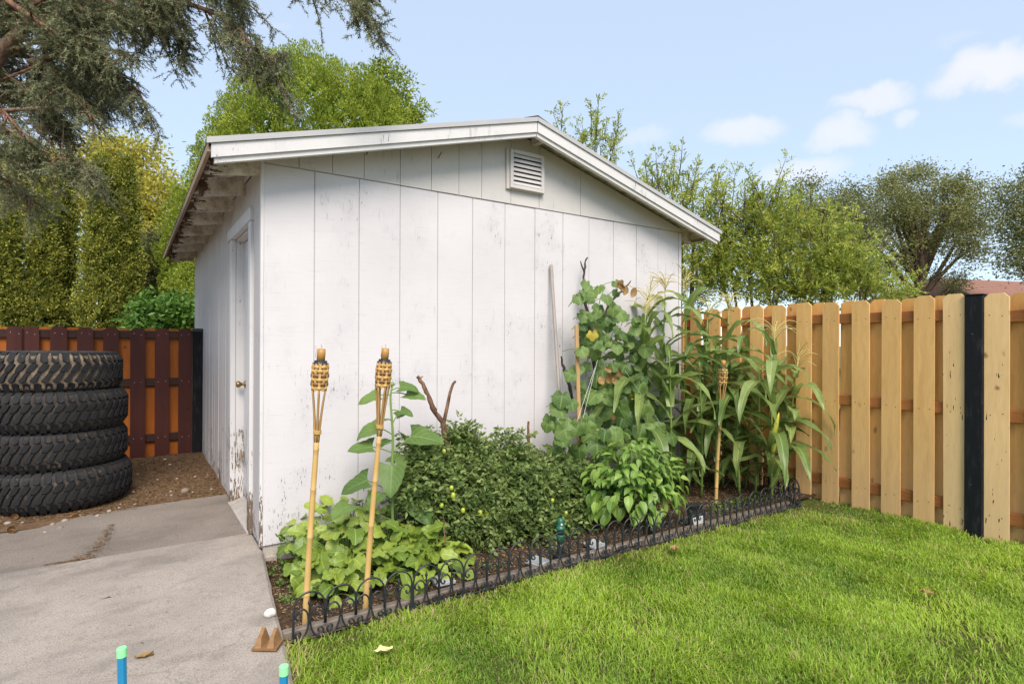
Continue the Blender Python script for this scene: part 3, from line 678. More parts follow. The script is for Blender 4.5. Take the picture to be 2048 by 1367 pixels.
# ================================================================== TYRES
def tyre(name, label, z, c, rz, groove, Rr=0.478, Wd=0.299):
    t = thing(name, label, 'tyre', (c[0], c[1], z), 'off-road tyres stacked on the dirt', rz)
    hw = Wd/2; prof = []
    half = [(0.225, 0.10), (0.235, 0.125), (0.27, 0.137), (0.33, 0.146), (0.385, 0.145), (0.425, 0.137), (Rr-0.026, 0.122), (Rr-0.015, 0.10), (Rr-0.013, 0.0)]
    prof = [(r, hw - zz*hw/0.146) for r, zz in half] + [(r, hw + zz*hw/0.146) for r, zz in half[::-1][1:]] + [(0.222, hw+0.09), (0.222, hw-0.09), (0.225, hw-0.10*hw/0.146)]
    obj('carcass', B().lathe(prof, 72).data('carcass', groove, True), t)
    sd = [(0.25, 0.1375), (0.30, 0.1455), (0.345, 0.1485), (0.40, 0.1485)]
    b = B()
    for sg in (-1, 1):
        pr_ = [(r, hw + sg*(zz+0.001)*hw/0.146) for r, zz in sd]
        b.lathe(pr_ if sg < 0 else pr_[::-1], 72)
    obj('sidewall', b.data('sidewall', M_sidewall, True), t)
    # tread lugs: S shaped pairs in the middle, shoulder blocks wrapping the edge
    N = 44; pitch = 2*PI/N; b = B()
    def lug(poly, r0, r1, shr=1.0):
        n = len(poly); cx = sum(p[0] for p in poly)/n; cy = sum(p[1] for p in poly)/n
        def pt(s_, w_, r, k):
            s2 = cx+(s_-cx)*k; w2 = cy+(w_-cy)*k; drop = 0.055*max(0, abs(w2)-0.34)**1.4*9
            a = s2*pitch; rr = r-drop; return (rr*math.cos(a), rr*math.sin(a), hw+w2*Wd)
        V = [pt(*p, r0, 1.10) for p in poly]+[pt(*p, r1, shr) for p in poly]
        b.add(V, [tuple(range(n, 2*n))]+[(i, (i+1) % n, n+(i+1) % n, n+i) for i in range(n)])
    rng_ = random.Random(int(rz*1000))
    for k in range(N):
        o = k
        r1 = Rr + rng_.uniform(-0.001, 0.001)
        up = [(o-0.02, 0.03), (o+0.42, 0.03), (o+0.70, 0.09), (o+0.98, 0.20), (o+0.72, 0.245), (o+0.40, 0.21), (o+0.14, 0.12)]
        lo = [(o-0.06, 0.00), (o+0.36, 0.00), (o+0.10, -0.09), (o-0.06, -0.20), (o-0.36, -0.245), (o-0.66, -0.20), (o-0.34, -0.10)]
        lug(up, Rr-0.016, r1); lug(lo, Rr-0.016, r1)
        lug([(o+0.20, 0.30), (o+0.52, 0.255), (o+0.84, 0.285), (o+0.86, 0.50), (o+0.16, 0.50)], Rr-0.018, r1-0.001)
        lug([(o-0.30, -0.29), (o+0.02, -0.255), (o+0.34, -0.295), (o+0.34, -0.50), (o-0.32, -0.50)], Rr-0.018, r1-0.001)
    obj('tread', b.data('tread', M_tread), t)
    t.rotation_euler = (rng_.uniform(-0.012, 0.012), rng_.uniform(-0.012, 0.012), rz)
    return t
TC = (-1.176, 2.00)
tyre('tyre', 'topmost tyre of the stack with pale dust caked in its tread grooves', 0.120+3*0.299, (TC[0]-0.050, TC[1]+0.03), 0.05, M_groove_dusty)
tyre('tyre', 'second tyre from the top, dark with dusty upper shoulder blocks', 0.120+2*0.299, (TC[0]-0.012, TC[1]-0.015), 0.33, M_groove)
tyre('tyre', 'third tyre from the top, worn dark tread above the bottom tyre', 0.120+0.299, (TC[0]-0.012, TC[1]+0.012), 0.61, M_groove)
tyre('tyre', 'bottom tyre of the stack resting on the dirt', 0.120, (TC[0]+0.022, TC[1]-0.01), 0.97, M_groove)

# ================================================================== BED EDGING, TORCHES, SMALL THINGS
def spiral(c, r0, a0, turns, sgn, n=12):   # in the panel plane (x,z)
    out = []
    for i in range(n):
        t = i/(n-1); a = a0 + sgn*turns*2*PI*t; r = r0*(1-0.72*t); out.append((c[0]+r*math.cos(a), c[1]+r*math.sin(a)))
    return out
AW, AH = 0.150, 0.225
def edging_parts():
    r = 0.0047; pl = lambda q: [(x, 0, z) for x, z in q]
    parts = []
    hoop = B().tube(pl([(0.003, 0.06), (0.002, AH-0.085)] + [(AW/2 - (AW/2-0.003)*math.cos(a), AH-0.075 + 0.075*math.sin(a)) for a in np.linspace(0.15, PI-0.15, 13)] + [(AW-0.002, AH-0.085), (AW-0.003, 0.06)]), r, 6).data('hoop', M_black, True)
    sc = B()
    for sg in (-1, 1):      # upper scroll: rises beside the spear, arches over and curls in against the hoop leg
        X = lambda x: AW/2 + sg*x
        arch = [(0.004, 0.075), (0.007, 0.115), (0.016, 0.138), (0.034, 0.150), (0.054, 0.142), (0.064, 0.124), (0.058, 0.107), (0.046, 0.104), (0.040, 0.113), (0.046, 0.120)]
        sc.tube(pl([(X(x), z) for x, z in catmull(arch, 3)]), 0.0047, 6)
        low = [(0.004, 0.085), (0.008, 0.055), (0.022, 0.022), (0.040, 0.010), (0.060, 0.014), (0.066, 0.032), (0.055, 0.046), (0.042, 0.042), (0.042, 0.031), (0.049, 0.030)]
        sc.tube(pl([(X(x), z) for x, z in catmull(low, 3)]), 0.0047, 6)
    sc = sc.data('scroll', M_black, True)
    spear = B().lathe([(0.0001, 0.07), (0.007, 0.085), (0.0045, 0.10), (0.0045, 0.160), (0.009, 0.172), (0.006, 0.182), (0.0001, 0.196)], 6, (AW/2, 0, 0)).data('spear', M_black, True)
    leg = B().tube([(0, 0, -0.06), (0, 0, 0.14)], 0.0060, 6).box(-0.011, 0.011, -0.007, 0.007, 0.004, 0.018, 0.002).data('leg', M_black)
    bar = B().tube([(0, 0, 0.008), (0.60, 0, 0.008)], 0.0042, 6).data('base_bar', M_black)
    return hoop, sc, spear, leg, bar
H_, SC_, SP_, LG_, BR_ = edging_parts()
ejoin = [(-0.065, -1.135, 0.0), (0.530, -1.150, 0.004), (1.130, -1.160, 0.006), (1.745, -1.150, 0.004), (2.330, -1.172, 0.0), (2.920, -1.195, -0.002), (3.530, -1.215, 0.0), (4.110, -1.215, 0.0), (4.335, -0.69, 0.0)]
elabs = ['black scrolled edging panel at the concrete path corner in front of the leftmost torch', 'black scrolled edging panel in front of the leafy beet greens, second from the path',
         'black scrolled edging panel before bare mulch between beet greens and green hose bib', 'black scrolled edging panel in front of the green hose bib post',
         'black scrolled edging panel partly hidden by hanging pepper leaves', 'black scrolled edging panel in front of the solar light box',
         'black scrolled edging panel before the corn, next to the last straight one', 'black scrolled edging panel turned back along the cedar fence']
for i, (a, c) in enumerate(zip(ejoin[:-1], ejoin[1:])):
    dx, dy = c[0]-a[0], c[1]-a[1]; L = math.hypot(dx, dy); rz = math.atan2(dy, dx)
    t = thing('garden_edging', elabs[i], 'edging', (a[0], a[1], a[2]), 'black scrolled edging panels along the bed', rz)
    t.scale = (L/0.604, 1, 1); t.rotation_euler = (random.uniform(-0.05, 0.05), 0, rz)
    for k in range(4):
        broken = (i == 0 and k == 1)
        obj('hoop', H_, t, (k*AW, 0, 0)); obj('scroll', SC_, t, (k*AW, 0, 0))
        if not broken: obj('spear', SP_, t, (k*AW, 0, 0))
        if k in (0, 3) or i > 0: obj('leg', LG_, t, (k*AW+0.001, 0, 0))
    obj('leg', LG_, t, (0.596, 0, 0)); obj('base_bar', BR_, t)
# wooden edging boards behind the panels
for a, c, lab in (((-0.10, -1.085), (1.62, -1.105), 'weathered grey edging board at the path end of the bed'), ((1.63, -1.103), (2.72, -1.125), 'weathered grey edging board in the middle of the bed edge'), ((2.73, -1.125), (4.02, -1.160), 'weathered grey edging board at the fence end of the bed')):
    L = math.hypot(c[0]-a[0], c[1]-a[1]); e = B().box(0, L, -0.022, 0.022, -0.05, 0.045, 0.005).make('edging_board', M_grey_wood, None, False, (a[0], a[1], 0))
    e.rotation_euler = (0, 0, math.atan2(c[1]-a[1], c[0]-a[0])); tag(e, lab, 'edging board', 'wooden boards edging the bed')

def torch(label, base, top, tip_len=1.0, rz=0.0, stray=True):
    # the torch stands on base and leans so that its tip is at top
    d = Vector(top)-Vector(base); L = d.length
    t = thing('bamboo_torch', label, 'torch', tuple(base), 'bamboo torches stuck in the garden bed')
    t.rotation_euler = d.to_track_quat('Z', 'Y').to_euler(); 
    hb = L-0.075; bb = hb-0.128; tie = bb-0.225      # basket top, basket bottom, binding
    pts = []; rad = []
    z = -0.08; nodes = [0.17, 0.47, 0.72, 0.93]
    zs = sorted(set([-0.08, 0, tie] + [n*tie+o for n in nodes for o in (-0.008, -0.003, 0.003, 0.008)] + list(np.linspace(0.05, tie, 10))))
    for q in zs:
        k = q/tie; near = min(abs(q-n*tie) for n in nodes)
        pts.append((0.006*math.sin(2.7*k+rz), 0.004*math.sin(4*k), q)); rad.append(0.0158-0.003*k + (0.0016 if near < 0.004 else (-0.0005 if near < 0.009 else 0)))
    off = pts[-1]
    B().tube(pts, rad, 12).make('pole', M_bamboo, t, True)
    for k in range(6):
        a = rz + 2*PI*k/6; ca, sa = math.cos(a), math.sin(a); r1 = 0.036
        st = B().tube(bez((off[0]+0.008*ca, off[1]+0.008*sa, tie-0.03), (0.018*ca, 0.018*sa, tie+0.13), (r1*ca, r1*sa, bb+0.01), 7), [0.0062]*3+[0.0055]*2+[0.005]*2, 6)
        st.make('strut', M_split, t, True)
    tw = B()
    for k in range(4): tw.tube([(off[0]+0.0185*math.cos(a), off[1]+0.0185*math.sin(a), tie+0.012+k*0.005+0.002*math.sin(a)) for a in np.linspace(0, 2*PI, 15)], 0.0022, 5, False)
    tw.make('binding', M_twine, t)
    NS = 12
    for k in range(NS):      # upright staves
        a = rz + 2*PI*k/NS; ca, sa = math.cos(a), math.sin(a); b = B()
        prof = [(0.0350, bb-0.004), (0.0390, bb+0.045), (0.0400, bb+0.09), (0.0365, hb+0.004)]
        for (r0, z0), (r1, z1) in zip(prof[:-1], prof[1:]):
            wv = 0.0054; V = []
            for r, zz in ((r0, z0), (r1, z1)):
                for s_, dr in ((-wv, -0.001), (wv, -0.001), (wv, 0.001), (-wv, 0.001)):
                    V.append(((r+dr)*ca - s_*sa, (r+dr)*sa + s_*ca, zz))
            b.add(V, [(0, 1, 5, 4), (1, 2, 6, 5), (2, 3, 7, 6), (3, 0, 4, 7)])
        b.make('stave', M_weave, t)
    for j in range(6):       # horizontal weave strips going over and under the staves
        b = B(); zc = bb+0.010+j*0.0208; n = 72; V = []; Fc = []
        R0 = 0.0350+0.005*math.sin(PI*(j+0.7)/7)
        for k in range(n):
            a = 2*PI*k/n; r = R0 + 0.0030*math.cos(NS/2*(a-rz) + (PI if j % 2 else 0)); hh = 0.0084
            for dr, dz in ((-0.0008, -hh), (0.0008, -hh), (0.0008, hh), (-0.0008, hh)): V.append(((r+dr)*math.cos(a), (r+dr)*math.sin(a), zc+dz))
        for k in range(n):
            o, p2 = 4*k, 4*((k+1) % n)
            for q in range(4): Fc.append((o+q, p2+q, p2+(q+1) % 4, o+(q+1) % 4))
        b.add(V, Fc); b.make('weave_strip', M_weave_dark if j in (1, 3, 4) and j % 2 or j == 4 and False else (M_weave_dark if j in (1, 3) else M_weave), t, True)
    B().lathe([(0.0001, bb+0.01), (0.027, bb+0.01), (0.029, bb+0.03), (0.030, hb-0.008), (0.037, hb-0.006), (0.0385, hb+0.005), (0.031, hb+0.007), (0.030, hb+0.017), (0.020, hb+0.018), (0.0001, hb+0.018)], 20).make('canister', M_black, t, True)
    B().lathe([(0.0001, hb+0.016), (0.0195, hb+0.016), (0.0205, hb+0.05), (0.0195, L), (0.0165, L), (0.016, L-0.006), (0.0001, L-0.006)], 16).make('wick_tube', M_wick, t, True)
    if stray:
        s = B(); s.tube(catmull([(-0.02, 0, hb+0.02), (-0.05, 0.01, hb+0.035), (-0.075, 0.0, hb+0.06), (-0.085, 0, hb+0.09)], 3), 0.0009, 4)
        s.tube(catmull([(-0.03, 0, hb+0.01), (-0.055, -0.01, hb-0.005), (-0.07, 0, hb-0.04)], 3), 0.0009, 4); s.tube(catmull([(0.004, 0, L-0.01), (0.0, 0, L+0.012), (-0.012, 0, L+0.02)], 3), 0.0012, 4)
        s.make('straw_fibre', M_twine, t)
    return t
def on_depth(base, px, py):    # point at the photographed height, in the plane facing the camera through base
    D = project(base)[2]; return gd(px, py, float(D))
b1 = gz(610, 1255, 0.0); torch('leftmost bamboo torch, standing by the path corner before the bare wall', b1, on_depth(b1, 643, 697), rz=0.30)
b2 = gz(730, 1222, 0.0); torch('middle bamboo torch leaning right in front of the sunflower stem', b2, on_depth(b2, 771, 696), rz=0.62)
b3 = gz(1432, 1006, 0.0); torch('rightmost bamboo torch standing before the corn, farthest from the path', b3, on_depth(b3, 1447, 720), rz=0.1)

# blue stakes with mint caps in the near foreground
for lab, (px, py, D, lean) in (('turquoise stake with mint green cap on the concrete, left of the two', (248, 1292, 1.92, -0.02)), ('turquoise stake with mint green cap near the lawn edge, right of the two', (567, 1330, 1.90, 0.005))):
    tp = gd(px, py, D); zb = 0.03; t = thing('marker_stake', lab, 'stake', (tp[0], tp[1], zb), 'turquoise marker stakes'); L = tp[2]-zb
    t.rotation_euler = (0, lean, 0.3)
    B().tube([(0, 0, 0), (0, 0, L-0.03)], 0.0140, 8).make('shaft', M_blue, t)
    B().tube([(0, 0, L-0.0305), (0, 0, L-0.002), (0, 0, L)], [0.0152, 0.0152, 0.0135], 16).make('cap', M_mint, t)

def lump(name, m, parent=None, seed=0, sub=2, sc=(1, 1, 1), amp=0.25, freq=2.0):
    import bmesh
    bm = bmesh.new(); bmesh.ops.create_icosphere(bm, subdivisions=sub, radius=1.0); r = np.random.default_rng(seed)
    co = np.array([v.co[:] for v in bm.verts]); dirs = r.normal(size=(5, 3)); ph = r.uniform(0, 6, 5)
    k = 1 + amp*sum(np.sin(freq*co @ dirs[i] + ph[i]) for i in range(5))/2.5
    for v, q in zip(bm.verts, k): v.co = Vector((v.co.x*sc[0]*q, v.co.y*sc[1]*q, v.co.z*sc[2]*q))
    me = bpy.data.meshes.new(name); bm.to_mesh(me); bm.free(); me.materials.append(m)
    me.polygons.foreach_set('use_smooth', np.ones(len(me.polygons), bool)); return me
p = gz(540, 1232, 0.05); o = obj('white_stone', lump('white_stone', M_stone_white, seed=3, sc=(0.026, 0.022, 0.022), amp=0.3), None, (p[0], p[1], 0.066)); tag(o, 'small chalky white stone lying on the edge of the concrete path', 'stone')
# brown broken wood block with two ridges
p = gz(538, 1292, 0.045); t = thing('wood_chunk', 'brown broken wood piece with two raised fins on the path edge', 'wood piece', (p[0], p[1], 0.046), None, -0.62)
B().prism([(-0.062, 0), (0.050, 0), (0.052, 0.012), (-0.060, 0.010)], lambda a, z: (a, -0.038, z), lambda a, z: (a*0.95, 0.048, z)).make('base', M_chunk, t)
for x0 in (-0.040, 0.016):
    B().prism([(-0.038, 0.0105), (0.046, 0.0115), (0.044, 0.050), (0.030, 0.070), (0.010, 0.058), (-0.012, 0.040)], lambda y, z: (x0-0.010+0.004*(z > 0.03), y, z), lambda y, z: (x0+0.022-0.012*(z > 0.03), y, z)).make('fin', M_chunk, t)
def crumpled(name, m, L, Wd, seed, nu=4, nv=7, amp=0.35):
    r = random.Random(seed); V = []; uv = []
    for j in range(nv):
        for i in range(nu):
            t_ = j/(nv-1); s_ = i/(nu-1)*2-1; wd = Wd*math.sin(PI*min(0.98, 0.06+t_*0.9))
            V.append((s_*wd + r.uniform(-1, 1)*Wd*0.12, t_*L, abs(r.gauss(0, 1))*Wd*amp + Wd*0.35*s_*s_ + 0.003)); uv.append((i/(nu-1), t_))
    i_ = np.arange(nu*nv).reshape(nv, nu); Fc = np.stack([i_[:-1, :-1], i_[:-1, 1:], i_[1:, 1:], i_[1:, :-1]], -1).reshape(-1, 4)
    return mesh_data(name, V, Fc, m, False, uv)
for nm, lab, px, py, z, L, Wd, m, rz, sd in (('dry_leaf', 'curled brown leaf on the concrete beside the left turquoise stake', 268, 1318, 0.036, 0.075, 0.022, M_dryleaf, -1.9, 4),
        ('dry_leaf', 'crumbled pale moss and twig bit on the middle of the path', 195, 1203, 0.050, 0.095, 0.016, M_dryleaf, -1.5, 5),
        ('fallen_flower', 'shrivelled cream and yellow flower lying in the grass by the edging', 748, 1308, 0.035, 0.08, 0.026, M_cream2, -1.9, 6),
        ('dry_leaf', 'pale dried leaf in the lawn below the pepper plant', 1350, 1104, 0.035, 0.10, 0.03, M_dryleaf, -0.9, 8),
        ('dry_leaf', 'small brown dead leaf in the lawn towards the black fence post', 1868, 1190, 0.035, 0.06, 0.025, M_dryleaf, 0.4, 9)):
    p = gz(px, py, z); tag(obj(nm, crumpled(nm, m, L, Wd, sd), None, mtx=Matrix.Translation((p[0], p[1], z)) @ Matrix.Rotation(rz, 4, 'Z')), lab, 'dead leaf' if nm == 'dry_leaf' else 'flower')
# grey plates on the mulch
for px, py, lab in ((892, 1176, 'small square pale grey plate on the mulch before the beet greens'), (1084, 1136, 'small square pale grey plate left of the green hose bib post'), (1200, 1100, 'small square pale grey plate right of the green hose bib post')):
    p = gz(px, py, 0.03); t = thing('ground_light', lab, 'ground light', (p[0]+0.02, p[1]+0.075, 0.032), 'pale square plates on the mulch', 0.1+random.uniform(-.2, .2))
    t.rotation_euler[0] = random.uniform(-0.08, 0.08)
    B().box(-0.058, 0.058, -0.058, 0.058, 0, 0.022, 0.005).make('housing', M_glassplate, t); B().box(-0.050, 0.050, -0.050, 0.050, 0.0225, 0.026, 0.002).make('panel', M_glassplate, t)
# solar light box
p = gz(1416, 1060, 0.02); t = thing('solar_light', 'black solar light box with white lower lens behind the edging', 'solar light', (p[0]+0.02, p[1]+0.10, 0.02), None, 0.10); t.rotation_euler = (-0.22, 0, 0.02)
B().box(-0.078, 0.078, -0.012, 0.030, 0.0, 0.160, 0.008).make('case', M_black, t)
B().box(-0.070, 0.070, -0.020, -0.0125, 0.008, 0.072, 0.004).make('lens', M_whitepl, t)
B().prism([(-0.050, 0.150), (0.035, 0.163), (0.035, 0.170), (-0.052, 0.157)], lambda a, z: (-0.085, a, z), lambda a, z: (0.085, a, z)).make('solar_panel', M_black, t)
B().lathe([(0.0001, 0.105), (0.010, 0.105), (0.0001, 0.115)], 10).make('sensor', M_whitepl, t, True, mtx=Matrix.Translation((0, -0.0, 0)) @ Matrix.Rotation(PI/2, 4, 'X') @ Matrix.Translation((0, 0.10, -0.10)))
# green hose bib post
p = gz(1131, 1128, 0.02); t = thing('hose_post', 'green and black plastic garden hose bib post behind the edging', 'hose post', (p[0]+0.02, p[1]+0.075, 0.02)); t.scale = (0.78, 0.78, 0.86)
B().box(-0.05, 0.06, -0.04, 0.05, 0.0, 0.05, 0.012).make('foot', M_black, t)
B().lathe([(0.026, 0.045), (0.028, 0.08), (0.026, 0.125), (0.0001, 0.126)], 18).make('stem', M_black, t, True)
B().lathe([(0.0001, 0.127), (0.030, 0.127), (0.031, 0.150), (0.033, 0.153), (0.033, 0.185), (0.030, 0.19), (0.0001, 0.191)], 18).make('collar', M_green_pl, t, True)
B().lathe([(0.0001, 0.1915), (0.029, 0.1915), (0.029, 0.222), (0.0001, 0.223)], 18).make('dark_band', M_black, t, True)
B().lathe([(0.0001, 0.2235), (0.036, 0.2235), (0.038, 0.233), (0.036, 0.247), (0.031, 0.249), (0.031, 0.27), (0.029, 0.292), (0.022, 0.308), (0.0001, 0.314)], 18).make('cap', M_green_pl, t, True)
B().lathe([(0.0001, 0.0), (0.010, 0.0), (0.008, 0.008), (0.0001, 0.01)], 10).make('spout', M_whitepl, t, True, mtx=Matrix.Translation((-0.014, -0.028, 0.27)) @ Matrix.Rotation(PI/2, 4, 'X'))

# sticks and stakes in the bed
def stick(name, label, cat, pts, rad, m, n=8, knob=0.0, sub=5):
    Pt = catmull(pts, sub); r = np.interp(np.linspace(0, 1, len(Pt)), np.linspace(0, 1, len(rad)), rad)
    if knob: r = r*(1+knob*rng.normal(size=len(r))); Pt = Pt + rng.normal(size=Pt.shape)*0.003
    b0 = Pt[0].copy(); o = B().tube(Pt-b0, r, n).make(name, m, None, True, tuple(b0)); tag(o, label, cat); return o, b0
def gvl(q, v): return [gv(x, y, vv) for (x, y), vv in zip(q, v)]
tag(B().tube([(0, 0, 0), np.array(gv(1102, 530, -0.03))-np.array(gv(1132, 1000, -0.32))], 0.0150, 6).make('grey_pole', M_stake_grey, None, False, tuple(gv(1132, 1000, -0.32))), 'thin weathered grey pole leaning on the white wall beside the cucumber vine', 'pole')
a = np.array(gv(1160, 930, -0.42)); c = np.array(gv(1153, 650, -0.36)); dz = c-a
o = B().box(-0.016, 0.016, -0.009, 0.009, 0, float(np.linalg.norm(dz)), 0.002).make('wooden_lath', M_stake_tan, None, False, tuple(a)); o.rotation_euler = Vector(dz).to_track_quat('Z', 'Y').to_euler(); tag(o, 'tan wooden lath standing upright in the cucumber vine', 'stake')
o, b0 = stick('twig_pole', 'dark knobbly twig rising above the cucumber vine against the wall', 'branch', gvl([(1205, 900), (1192, 760), (1180, 660), (1170, 600), (1167, 560), (1170, 528), (1175, 513)], [-.25, -.2, -.16, -.12, -.1, -.08, -.07]), [0.020, 0.018, 0.015, 0.012, 0.010, 0.006], M_bark_dark, 7, 0.12)
B().tube(np.array(gvl([(1169, 545), (1163, 530), (1161, 522)], [-.09]*3))-b0, [0.007, 0.006, 0.004], 6).tube(np.array(gvl([(1165, 585), (1158, 580)], [-.11]*2))-b0, [0.006, 0.003], 5).make('side_twig', M_bark_dark, o, True)
stick('twig_pole', 'second dark bare twig poking right out of the vine top', 'branch', gvl([(1205, 640), (1220, 605), (1240, 585), (1262, 562)], [-.2, -.2, -.2, -.2]), [0.012, 0.010, 0.008, 0.005], M_bark_dark, 6, 0.1)
stick('twig_pole', 'short dark stick against the wall left of the wooden lath', 'branch', gvl([(1146, 800), (1138, 765), (1127, 735), (1122, 712)], [-.12]*4), [0.016, 0.014, 0.012, 0.006], M_bark_dark, 6, 0.12)
o, b0 = stick('forked_branch', 'forked reddish brown branch standing in the tomato plants by the wall', 'branch', gvl([(903, 985), (897, 925), (893, 880), (886, 850), (868, 820), (856, 790), (842, 762), (836, 752)], [-.36, -.32, -.30, -.28, -.27, -.26, -.25, -.25]), [0.024, 0.021, 0.021, 0.018, 0.018, 0.016, 0.014, 0.011], M_bark_red, 9, 0.10)
B().tube(catmull(np.array(gvl([(886, 850), (889, 838), (896, 805), (900, 785), (906, 768), (911, 762)], [-.28]*6))-b0, 4), np.linspace(0.015, 0.009, 21), 8).make('fork', M_bark_red, o, True)
B().tube(np.array(gvl([(839, 757), (846, 752)], [-.25]*2))-b0, [0.006, 0.003], 5).make('twig_stub', M_bark_red, o, True)
stick('stake_stub', 'short rough brown stake poking above the tomato plants', 'stake', gvl([(1060, 960), (1058, 900), (1056, 842)], [-.25]*3), [0.012, 0.012, 0.010], M_bark_red, 7, 0.08)
stick('thin_stake', 'thin rusty brown cane standing in the beet greens', 'stake', gvl([(898, 1143), (890, 1090), (886, 1030)], [-.80, -.80, -.80]), [0.0045, 0.0045, 0.004], M_bark_red, 6, 0.05)

# ================================================================== LEAVES AND PLANTS
def leaf_grid(name, m, L, Wd, prof, nu=5, nv=8, droop=0.3, fold=0.25, wave=0.0, wfreq=3.0, cord=0.0, jag=0.0, seed=0, cup=0.0):
    r = random.Random(seed); V = []; uv = []
    ph = r.uniform(0, 6)
    for j in range(nv):
        t_ = j/(nv-1)
        for i in range(nu):
            s_ = i/(nu-1)*2-1
            wd = Wd*0.5*prof(t_)
            if jag and j % 2 and abs(s_) > 0.9: wd *= 1-jag
            x = s_*wd; yb = t_*L - cord*L*abs(s_)**1.5*(1-t_)**2
            a = droop*t_; # bend about X, arc
            y = L*math.sin(a)/max(droop, 1e-3)*(yb/(t_*L) if t_ > 0.05 else 1) if droop > 1e-3 and t_ > 0.05 else yb
            z = -L*(1-math.cos(a))/max(droop, 1e-3) if droop > 1e-3 else 0
            z += fold*abs(x) - cup*Wd*s_*s_*0.3 + wave*Wd*abs(s_)**1.5*math.sin(wfreq*2*PI*t_ + ph + (1.7 if s_ > 0 else 0))
            V.append((x, y, z)); uv.append((i/(nu-1), t_))
    k = np.arange(nu*nv).reshape(nv, nu); Fc = np.stack([k[:-1, :-1], k[:-1, 1:], k[1:, 1:], k[1:, :-1]], -1).reshape(-1, 4)
    return mesh_data(name, V, Fc, m, True, uv)
def leaf_fan(name, m, Rr, lobes=5, depth=0.16, seed=0, cup=0.15, wave=0.06, n=30):
    r = random.Random(seed); V = [(0, 0, 0)]; uv = [(0.5, 0.12)]; ph = r.uniform(0, 6); rings = (0.5, 1.0)
    for q in rings:
        for k in range(n):
            a = 2*PI*k/n; th = a-PI/2       # a=0 -> towards -Y, the petiole notch
            notch = 1 - 0.80*math.exp(-(min(a, 2*PI-a)/0.36)**2)
            rad = Rr*notch*(1+depth*math.cos(lobes*(a-PI)) + 0.04*math.cos(15*a))*(1+0.18*math.cos(a-PI))
            rad *= q
            x, y = rad*math.cos(th), rad*math.sin(th)
            z = -cup*(x*x+y*y)/Rr + wave*Rr*q*math.sin(3*a+ph) + 0.06*Rr*q*abs(math.cos(2.5*(a-PI)))
            V.append((x, y, z)); uv.append((0.5+x/(2.3*Rr), 0.15+0.8*(y+0.15*Rr)/(1.3*Rr) if y > -0.15*Rr else 0.1))
    Fc = [(0, 1+k, 1+(k+1) % n) for k in range(n)] + [(1+k, 1+n+k, 1+n+(k+1) % n, 1+(k+1) % n) for k in range(n)]
    return mesh_data(name, V, Fc, m, True, uv)
p_chard = lambda t: max(0.06, (math.sin(PI*(0.02+0.93*t)**0.80)**0.62)) if t < 0.99 else 0.30
p_heart = lambda t: max(0.03, (1-t)**0.62*(1.12+0.25*t)) if t > 0.02 else 1.02
p_ovate = lambda t: max(0.02, math.sin(PI*t**0.72)**0.9)*(1-0.25*t)
CH = [leaf_grid('leaf', M_chard, 0.108*random.uniform(0.85, 1.15), 0.088*random.uniform(0.9, 1.15), p_chard, 7, 8, random.uniform(0.5, 1.3), random.uniform(0.05, 0.25), 0.10, random.uniform(1.6, 2.8), 0.0, 0, s) for s in range(8)]
SF = [leaf_grid('leaf', M_sunleaf, 0.20, 0.165, p_heart, 7, 11, d, 0.22, 0.035, 1.5, 0.13, 0.07, s) for s, d in enumerate((0.5, 0.9, 0.25))]
CK = [leaf_fan('leaf', M_cuke, 0.074*k, 5, 0.065, s, 0.22, 0.09) for s, k in enumerate((0.9, 1.0, 1.1, 1.0, 0.85))]
PP = [leaf_grid('leaf', M_pepper, 0.088, 0.052, p_ovate, 5, 7, d, 0.30, 0.03, 1.5, 0.0, 0, s) for s, d in enumerate((0.6, 0.9, 1.2, 0.4))]
DRY = [crumpled('dry_leaf', M_dryleaf, 0.09, 0.03, s, 4, 6, 0.4) for s in (1, 2)]

def petiole(b, a, c, r=0.0035, sag=0.03, n=5):
    a = np.array(a, float); c = np.array(c, float); mid = (a+c)/2; mid[2] += sag; b.tube(bez(a, mid, c, n), r, 5, False)

# --- beet greens at the path end of the bed
def beet(loc, label, n, hmax, spread, rz):
    t = thing('beet_plant', label, 'beet plant', loc, 'leafy beet greens at the corner of the bed')
    for k in range(n):
        a = rz + k*2.39996 + random.uniform(-0.3, 0.3); q = (k+0.5)/n; el = R(86-66*q**0.85+random.uniform(-9, 9))
        Lp = hmax*random.uniform(0.6, 1.05)*(0.74+0.30*q)*0.72
        tip = np.array([math.cos(a)*math.cos(el)*Lp*spread, math.sin(a)*math.cos(el)*Lp*spread, max(0.03, math.sin(el)*Lp)])
        if loc[0]+tip[0] < 0.05: tip[0] = 0.05-loc[0]
        if loc[1]+tip[1] < -1.02: tip[1] = -1.02-loc[1]
        st = B(); petiole(st, (random.uniform(-.01, .01), random.uniform(-.01, .01), 0), tip, 0.0035, 0.02); st.make('stalk', M_stem, t, True)
        el2 = el - R(random.uniform(10, 70)); d = (math.cos(a)*math.cos(el2), math.sin(a)*math.cos(el2), math.sin(el2))
        if loc[0] + tip[0] + 0.1*d[0] < 0.03: d = (abs(d[0]), d[1], d[2])
        obj('leaf', random.choice(CH), t, mtx=frame(tip, d, (random.uniform(-.8, .8)-0.3, random.uniform(-.8, .8)-0.5, 1), random.uniform(0.62, 1.15)))
